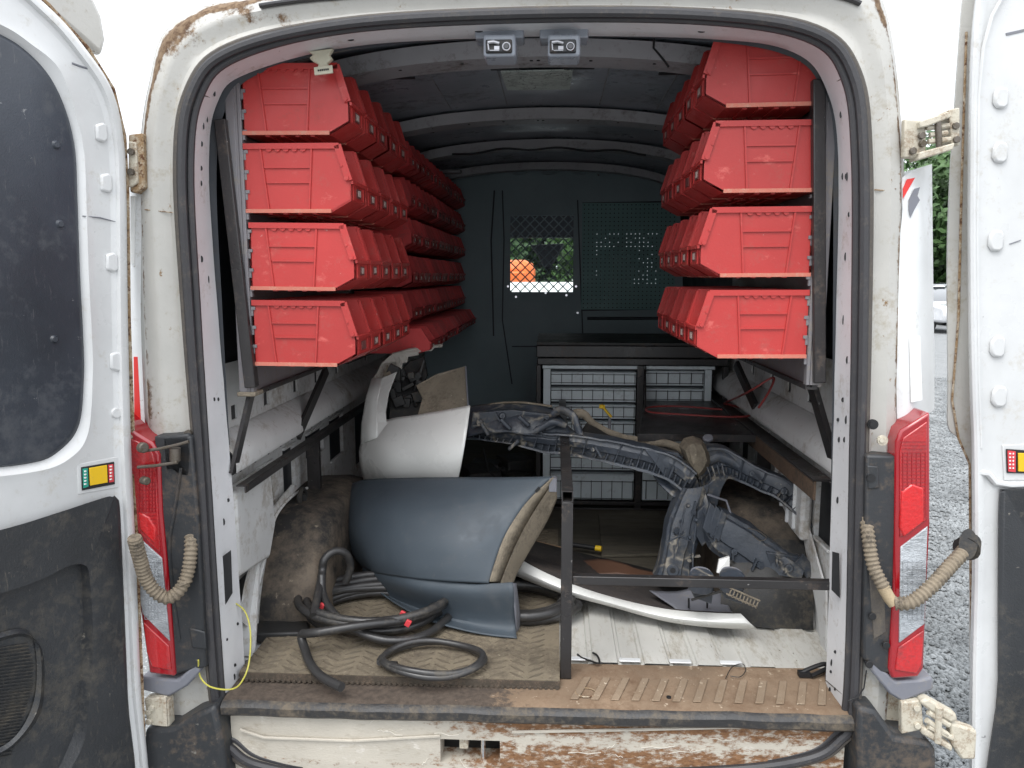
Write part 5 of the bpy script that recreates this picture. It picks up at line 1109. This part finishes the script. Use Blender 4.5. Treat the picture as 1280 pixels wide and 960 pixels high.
for t in range(3):   # bellows fins
    x = 888+t*7; MB().prism([aY(x, 628+t*4, .56), aY(x+7, 636+t*4, .56), aY(x-3, 668+t*5, .55), aY(x-10, 660+t*5, .55)], V(0, .014, 0)).build('bellows_fin', m_beam, bm_, bevel=.002)
# trough edge lines along main limb
# upper plate and box at left
up1 = patch([A([(584, 512, .98), (610, 505, .98), (650, 504, .96), (690, 510, .94)]), A([(582, 528, .90), (620, 520, .89), (660, 522, .86), (708, 530, .84)]), A([(584, 545, .86), (625, 540, .84), (665, 545, .82), (720, 552, .80)])], 5)
MB().loft(up1).build('upper_plate', m_beam, bm_, smooth=True, solid=.006, rough=.007, rs=14)
MB().tube(catmull(A([(584, 514, .975), (602, 512, .97), (615, 505, .97), (650, 503, .95), (690, 508, .93)]), 6), .006, 8, sq=.7).build('tan_edge', m_tan, bm_, smooth=True)
for x, y in ((606, 536), (632, 530), (655, 526), (676, 540), (642, 556), (690, 533)):
    MB().box(aY(x, y, .82), (.05, .02, .012), Matrix.Rotation(rh.uniform(-1.2, 1.2), 3, 'Y')).build('moulded_block', m_beam, bm_, bevel=.003)
limb([(690, 520, .84, .012), (700, 512, .84, .014), (716, 520, .82, .016), (726, 545, .80, .012)], 0, nm='moulded_arch', sq=.8)
limb([(668, 540, .80, .01), (690, 528, .80, .012), (708, 532, .80, .010)], 0, nm='moulded_arch', sq=.8)
# tan duct sweeping to the cap
limb([(714, 520, .92, .020), (728, 517, .92, .016), (745, 532, .92, .013), (775, 545, .90, .012), (810, 552, .88, .012), (840, 556, .85, .014), (858, 566, .80, .016)], 0, nm='tan_duct', m=m_tan, sq=.7, rough=.003)
MB().loft(patch([A([(735, 526, .93), (775, 548, .91), (815, 555, .89), (852, 562, .84)]), A([(722, 545, .84), (770, 562, .82), (815, 572, .80), (845, 580, .76)])], 5)).build('dark_web', m_rubber, bm_, smooth=True, solid=.004)
co = [(851, 560), (858, 551), (869, 548), (879, 552), (886, 563), (890, 578), (882, 592), (874, 600), (867, 592), (858, 578)]
fr1 = [aY(x, y, .725) for x, y in co]; fr2 = [aY(869+(x-869)*.72, 570+(y-570)*.78, .665) for x, y in co]; fr3 = [aY(866+(x-869)*.22, 566+(y-570)*.5, .648) for x, y in co]
cpm = MB().loft([[p+V(0, .05, 0) for p in fr1], fr1, fr2, fr3], closed=True); cpm.f.append(tuple(range(30, 40))); cpm.build('tan_cap', m_tan, bm_, rough=.0035, rs=22)
MB().disc(aY(885, 549, .78), V(-.2, -.5, 1), .018, .010, 14).build('round_knob', m_cap, bm_, bevel=.003); MB().tube([aY(885, 551, .785), aY(886, 575, .74)], .006, 8).build('knob_stem', m_cap, bm_)
# bowl panel in the elbow
MB().loft(patch([A([(812, 588, .78), (840, 566, .80), (862, 580, .76)]), A([(825, 606, .72), (850, 592, .77), (872, 600, .72)]), A([(842, 622, .68), (860, 616, .70), (876, 620, .68)])], 4)).build('elbow_panel', m_beam, bm_, smooth=True, solid=.005)
# junction, legs
limb([(872, 585, .72, .012), (890, 575, .72, .018), (905, 572, .72, .020), (925, 584, .70, .012)], 0, nm='moulded_arch')
for k in range(4): MB().tube(catmull(A([(884+k*6, 584-k*1.5, .635), (887+k*6, 592, .625), (889+k*6, 602-k, .63)]), 4), .0025, 6).build('duct_rib', m_beam, bm_, smooth=True)
MB().disc(aY(841, 713, .535), V(0, -1, .2), .020, .006, 18).build('boss', m_beam, bm_, bevel=.003); MB().disc(aY(841, 713, .530), V(0, -1, .2), .009, .002, 12).build('boss_hole', m_wire, bm_)
for x, y in ((860, 632), (852, 652), (870, 650), (862, 672), (905, 672), (930, 690), (952, 700), (700, 562), (748, 566), (790, 580)):
    MB().disc(aY(x, y, .58 if y > 600 else .74), V(.1, -1, .3), .008, .008, 10, r2=.004).build('moulded_boss', m_beam, bm_)
MB().tube(A([(857, 632, .58), (852, 655, .57), (846, 685, .56), (842, 700, .55)]), .003, 6).tube(A([(834, 678, .56), (850, 670, .56), (862, 676, .56)]), .003, 6).tube(A([(870, 655, .56), (866, 690, .55), (866, 715, .54)]), .003, 6).build('moulded_edge', m_beam, bm_, smooth=True)
# round speaker-like cups hanging under the cross tube, comb bracket, clear bracket
for x in (876, 914):
    a_ = aY(x, 722, .34); c_ = MB().disc(a_+V(0, 0, -.03), V(0, -.25, 1), .038, .045, 20, r2=.036).build('round_cup', m_beam, bm_, bevel=.004)
    MB().disc(a_+V(0, .0, .013), V(0, -.25, 1), .030, .003, 20).build('cup_rim', m_cap, c_)
    MB().prism(A([(x-14, 735, .33), (x+16, 735, .33), (x+14, 756, .34), (x-8, 748, .34)]), V(0, .04, 0)).build('cup_skirt', m_beam, c_, bevel=.004)
cb = MB()
for k in range(9):
    p = A([(914+k*4.2, 737+k*1.9, .30), (911+k*4.2, 745+k*1.9, .30)]); cb.bar(p[0], p[1], .004, .003)
cb.bar(*A([(911, 734, .30), (950, 751, .30)]), .004, .004).bar(*A([(908, 742, .30), (946, 759, .30)]), .004, .004)
cb.build('comb_bracket', m_tan, bm_)
MB().bar(*A([(864, 750, .32), (905, 738, .32)]), .005, .006).build('rod', m_rubber, bm_)
for nm_, pts in (('side_bracket', [(884, 618, .62), (908, 626, .62), (916, 650, .60)]),):
    MB().tube(A(pts), .004, 6).build(nm_, m_cap, bm_)
MB().tube(catmull(A([(935, 660, .50), (948, 664, .50), (958, 672, .50), (950, 676, .50), (940, 668, .5)]), 4), .0015, 5).build('bent_wire', m_greas, bm_)
MB().prism(A([(899, 700, .52), (912, 696, .52), (912, 718, .50), (896, 716, .50)]), V(0, .01, 0)).build('white_tag', m_refw, bm_)
limb([(995, 700, .50, .030), (1008, 712, .49, .022), (1012, 722, .48, .012)], 0, nm='end_fitting')

# ---------------------------------------------------------------- white strip bumper lying on the floor
wsx = thing('fender_panel', 'curved white body panel with dark liner lying on the floor under the beam', 'car part', (.2, .5, .72))
t_ = A([(560, 655, .80), (620, 670, .74), (648, 697, .60), (700, 724, .52), (760, 745, .47), (830, 761, .42), (890, 766, .38), (926, 767, .35)])
b_ = A([(560, 700, .80), (620, 712, .72), (640, 718, .60), (700, 741, .51), (760, 757, .46), (830, 776, .41), (890, 784, .375), (946, 786, .34)])
T_ = catmull(t_, 6); B_ = catmull(b_, 6)
MB().loft([T_, [a.lerp(b, .5)+V(0, -.012, 0) for a, b in zip(T_, B_)], B_]).build('white_skin', m_bumpw, wsx, smooth=True, solid=.003)
lt = catmull(A([(560, 640, 1.0), (640, 668, .95), (720, 690, .92), (790, 706, .85), (845, 722, .72), (880, 745, .58), (900, 765, .45), (926, 772, .36)]), 6)
MB().loft([[p+V(0, .004, .001) for p in T_], [a.lerp(b, .5)+V(0, 0, -.025) for a, b in zip(T_, lt)], lt]).build('felt_liner', m_felt, wsx, smooth=True, solid=.003)
MB().loft([lt, [p+V(0, .03, -.04) for p in lt]]).build('back_flange', m_felt, wsx, smooth=True)
gl = patch([A([(812, 738, .55), (840, 740, .56), (870, 735, .56), (905, 742, .54)]), A([(840, 758, .46), (862, 757, .47), (890, 755, .48), (912, 760, .46)]), A([(856, 768, .42), (875, 770, .42), (900, 771, .41), (922, 772, .38)])], 4)
MB().loft(gl).build('grey_bracket', m_cap, wsx, smooth=True, solid=.003, rough=.003, rs=30)
for x in (861, 884): MB().tube(A([(x, 748, .44), (x, 760, .44)]), .003, 6).build('stud', m_wire, wsx)
# odds and ends on the plywood
o = MB().prism([aZ(x, y, .745) for x, y in ((640, 683), (672, 682), (705, 690), (722, 700), (720, 708), (690, 700), (650, 692))], V(0, 0, .02)).build('cardboard_scrap', mat('cardboard', (.26, .17, .10), .9, bump=.3), bevel=.003); tag(o, 'torn brown cardboard scrap lying behind the white panel', 'cardboard')
o = thing('screwdriver', 'black handled screwdriver with yellow tip lying on the plywood floor', 'tool', aZ(735, 685, .74))
MB().tube([aZ(716, 681, .745), aZ(744, 685, .745)], .010, 10).build('handle', m_wire, o, smooth=True); MB().tube([aZ(744.5, 685, .745), aZ(752, 686, .745)], .011, 10).build('yellow_cap', m_ytag, o, smooth=True)
o = MB().tube([aZ(727, 699, .74), aZ(739, 700, .74)], .013, 10).build('red_cap', m_rlab, smooth=True); tag(o, 'small red plastic cap on the floor beside the square tube post', 'cap')
o = MB().loft(patch([[aZ(700, 705, .74), aZ(760, 700, .78), aZ(800, 712, .77), aZ(850, 722, .74)], [aZ(700, 722, .74), aZ(760, 718, .76), aZ(800, 722, .76), aZ(850, 730, .74)]], 5)).build('leather_scrap', mat('brown_leather', (.10, .05, .03), .6), smooth=True, solid=.004, rough=.006, rs=15); tag(o, 'crumpled brown leather scrap behind the horizontal steel tube', 'scrap')
o = MB().tube(catmull([aZ(722, 818, .715), aZ(727, 822, .716), aZ(738, 826, .716), aZ(749, 829, .717), aZ(747, 820, .72), aZ(741, 816, .718)], 4), .003, 6).build('bent_wire', m_wire, smooth=True); tag(o, 'short bent black wire on the white ribbed floor near the post', 'wire')
o = MB().tube(catmull([aZ(907, 848, .715), aZ(915, 834, .718), aZ(928, 830, .718), aZ(932, 838, .718), aZ(925, 846, .716), aZ(913, 845, .716)], 5), .0012, 5).build('thin_wire', m_wire, smooth=True); tag(o, 'thin looped wire at the front edge of the white floor', 'wire')
o = MB().tube(catmull([aZ(1000, 842, .72), aZ(1012, 836, .73), aZ(1030, 830, .74), aZ(1034, 835, .73), aZ(1014, 845, .72)], 5), .006, 8).box(aZ(1005, 842, .72), (.03, .02, .012)).build('black_strap', m_wire, smooth=True); tag(o, 'short black strap end on the floor beside the right door jamb', 'strap')
o = MB().disc(aZ(988, 655, .90), V(0, -1, .4), .04, .03, 8) 
# dark junk behind bumper cover
jk = MB(); rj = random.Random(8)
for k in range(16):
    p = V(rj.uniform(-.32, -.02), rj.uniform(1.6, 2.2), .71); s_ = rj.uniform(.06, .16); jk.box(p+V(0, 0, s_/2), (s_, s_*1.2, s_), Matrix.Rotation(rj.uniform(0, 1.5), 3, 'Z'))
tag(jk.build('dark_clutter', m_rubber, bevel=.01), 'heap of dark boxes and parts piled left of the drawer cabinet', 'clutter', kind='stuff')
o = MB().tube(catmull(A([(604, 560, 1.3), (612, 590, 1.3), (625, 598, 1.3)]), 5), .005, 6).build('black_cable', m_wire, smooth=True); tag(o, 'black cable hanging behind the white bumper panel', 'cable')

# ---------------------------------------------------------------- outside: trees and cars
def tree(x, y, h, label, seed, group='trees behind the parking lot'):
    t = thing('broadleaf_tree', label, 'tree', (x, y, 0), group); r = random.Random(seed)
    tk = MB().tube([V(x, y, 0), V(x+.1, y, h*.3), V(x-.1, y+.1, h*.6), V(x, y, h*.85)], [.28, .22, .14, .05], 8)
    for k in range(7):
        a = r.uniform(0, 6.28); z = h*r.uniform(.3, .7); tk.tube([V(x, y, z), V(x+math.cos(a)*h*.12, y+math.sin(a)*h*.12, z+h*.08), V(x+math.cos(a)*h*.22, y+math.sin(a)*h*.22, z+h*.12)], [.1, .07, .03], 5)
    tk.build('trunk', m_bark, t)
    cr = MB(); cl = [(V(r.uniform(-.32, .32)*h, r.uniform(-.32, .32)*h, r.uniform(.10, .9)*h), r.uniform(.12, .19)*h) for _ in range(34)]
    for c, rad in cl:
        for k in range(190):
            d = V(r.gauss(0, 1), r.gauss(0, 1), r.gauss(0, 1)).normalized()*rad*r.uniform(.6, 1.05); p = V(x, y, 0)+c+d
            if p.z < .3: continue
            s_ = r.uniform(.14, .30)*h/8; a = V(r.gauss(0, 1), r.gauss(0, 1), r.gauss(0, 1)).normalized(); b = a.orthogonal().normalized()
            cr.add([p-a*s_, p+b*s_*.6, p+a*s_, p-b*s_*.6], [(0, 1, 2, 3)])
    o = cr.build('crown', m_leaf if seed % 2 else m_leaf2, t)
for i, (x, y, h) in enumerate(((19.5, 36, 8.2), (24.5, 37, 9.2), (15.8, 39, 7.6), (30, 39, 9), (17.5, 44, 8.6), (22.5, 45, 9.4))):
    tree(x, y, h, ['dense green tree directly behind the parked cars right of the van', 'broad green tree right of the densest one beyond the cars', 'smaller green tree half hidden by the van corner', 'far right green tree behind the open door', 'green tree in the second row behind the parked cars', 'tall green tree in the second row hidden by the door'][i], i+3)
for i, (x, y, h) in enumerate(((-3.6, 26, 6), (2.4, 27, 6), (-8, 30, 7), (7.5, 32, 7), (-.6, 33, 7))):
    tree(x, y, h, ['green tree seen through the partition window on the left', 'green tree seen through the partition window on the right', 'green tree ahead of the van hidden by the bin rack', 'green tree ahead of the van hidden by the pegboard', 'low green tree straight ahead of the van beyond the windscreen'][i], i+20, 'trees ahead of the van')
def car(x, y, rz, m, label):
    c = thing('parked_car', label, 'car', (x, y, 0), 'cars parked in the lot'); R_ = Matrix.Rotation(rz, 3, 'Z'); T = lambda p: V(x, y, 0)+R_ @ Vector(p)
    def slab(prof, w0, w1):
        rows = []
        for s, w in ((-1, w1), (-.86, w0), (.86, w0), (1, w1)): pass
        return None
    body = [(-2.1, .35), (-2.2, .60), (-2.1, .85), (-1.2, .98), (1.4, 1.0), (2.05, .95), (2.15, .6), (2.05, .32)]
    cab = [(-1.15, .97), (-.35, 1.42), (.9, 1.45), (1.75, 1.0)]
    def ex(pr, w, nm, mm, bev, tap=0):
        n = len(pr); vs = [T((-w+tap*(z-.97 if tap else 0), u, z)) for u, z in pr]+[T((w-tap*(z-.97 if tap else 0), u, z)) for u, z in pr]
        return MB().add(vs, [tuple(range(n))[::-1], tuple(range(n, 2*n))]+[(i, (i+1) % n, n+(i+1) % n, n+i) for i in range(n)]).build(nm, mm, c, bevel=bev, smooth=True)
    ex(body, .88, 'body', m, .09); ex(cab, .78, 'cabin_glass', m_glass, .03, .35); ex([(-.38, 1.425), (.92, 1.455), (.85, 1.49), (-.30, 1.46)], .60, 'roof', m, .01)
    for u in (-1.35, 1.35):
        for s in (-1, 1):
            w_ = MB().disc(T((s*.72, u, .32)), R_ @ V(s, 0, 0), .32, .19, 20).build('wheel', m_tyre, c, bevel=.02); MB().disc(T((s*.90, u, .32)), R_ @ V(s, 0, 0), .19, .02, 14).build('rim', m_louv, w_)
    for s in (-1, 1):
        MB().box(T((s*.62, -2.12, .72)), (.34, .12, .16), R_).build('headlight', m_clear, c, bevel=.03)
        MB().box(T((s*.95, -.8, 1.02)), (.14, .10, .12), R_).build('side_mirror', m, c, bevel=.03)
    MB().box(T((0, -2.19, .52)), (1.0, .06, .18), R_).build('grille', m_wire, c, bevel=.02)
    MB().box(T((0, -2.18, .38)), (1.3, .10, .10), R_).build('bumper_intake', m_wire, c, bevel=.02)
for i, (x, y, a, m, l) in enumerate(((12.3, 24.8, .25, m_carw, 'white hatchback, nearest of the parked cars in the gap beside the right door'), (14.6, 28.6, .25, m_carw, 'second white car parked just behind the nearest hatchback'), (16.2, 32, .2, m_carg, 'dark car parked in the row behind the white cars'), (17.3, 34.6, .2, m_carw, 'farthest white car parked in front of the trees'), (15.4, 24.5, .25, m_carw, 'white car hidden behind the open right door'))):
    car(x, y, a, m, l)
# ahead of the van: orange machine and a white truck bonnet
oo = thing('orange_vehicle', 'bright orange vehicle seen through the partition window mesh', 'vehicle', (-1.1, 11, 0))
MB().bb((-.98, 10.2, .5), (-.28, 11.4, 2.03)).build('body', m_orange, oo, bevel=.15); MB().bb((-.95, 10.3, 0), (-.3, 11.3, .5)).build('base', m_wire, oo, bevel=.05)
MB().bb((-.9, 10.15, 1.6), (-.4, 10.25, 1.85)).build('window', m_orange, oo, bevel=.03)
oo = thing('white_truck', 'white vehicle bonnet parked ahead, filling the bottom of the partition window', 'vehicle', (-.2, 8, 0))
MB().bb((-1.6, 7.0, .5), (1.2, 9.4, 1.71)).build('bonnet', m_carw, oo, bevel=.12); MB().bb((-1.4, 7.1, 0), (1.0, 9.2, .5)).build('chassis', m_wire, oo)
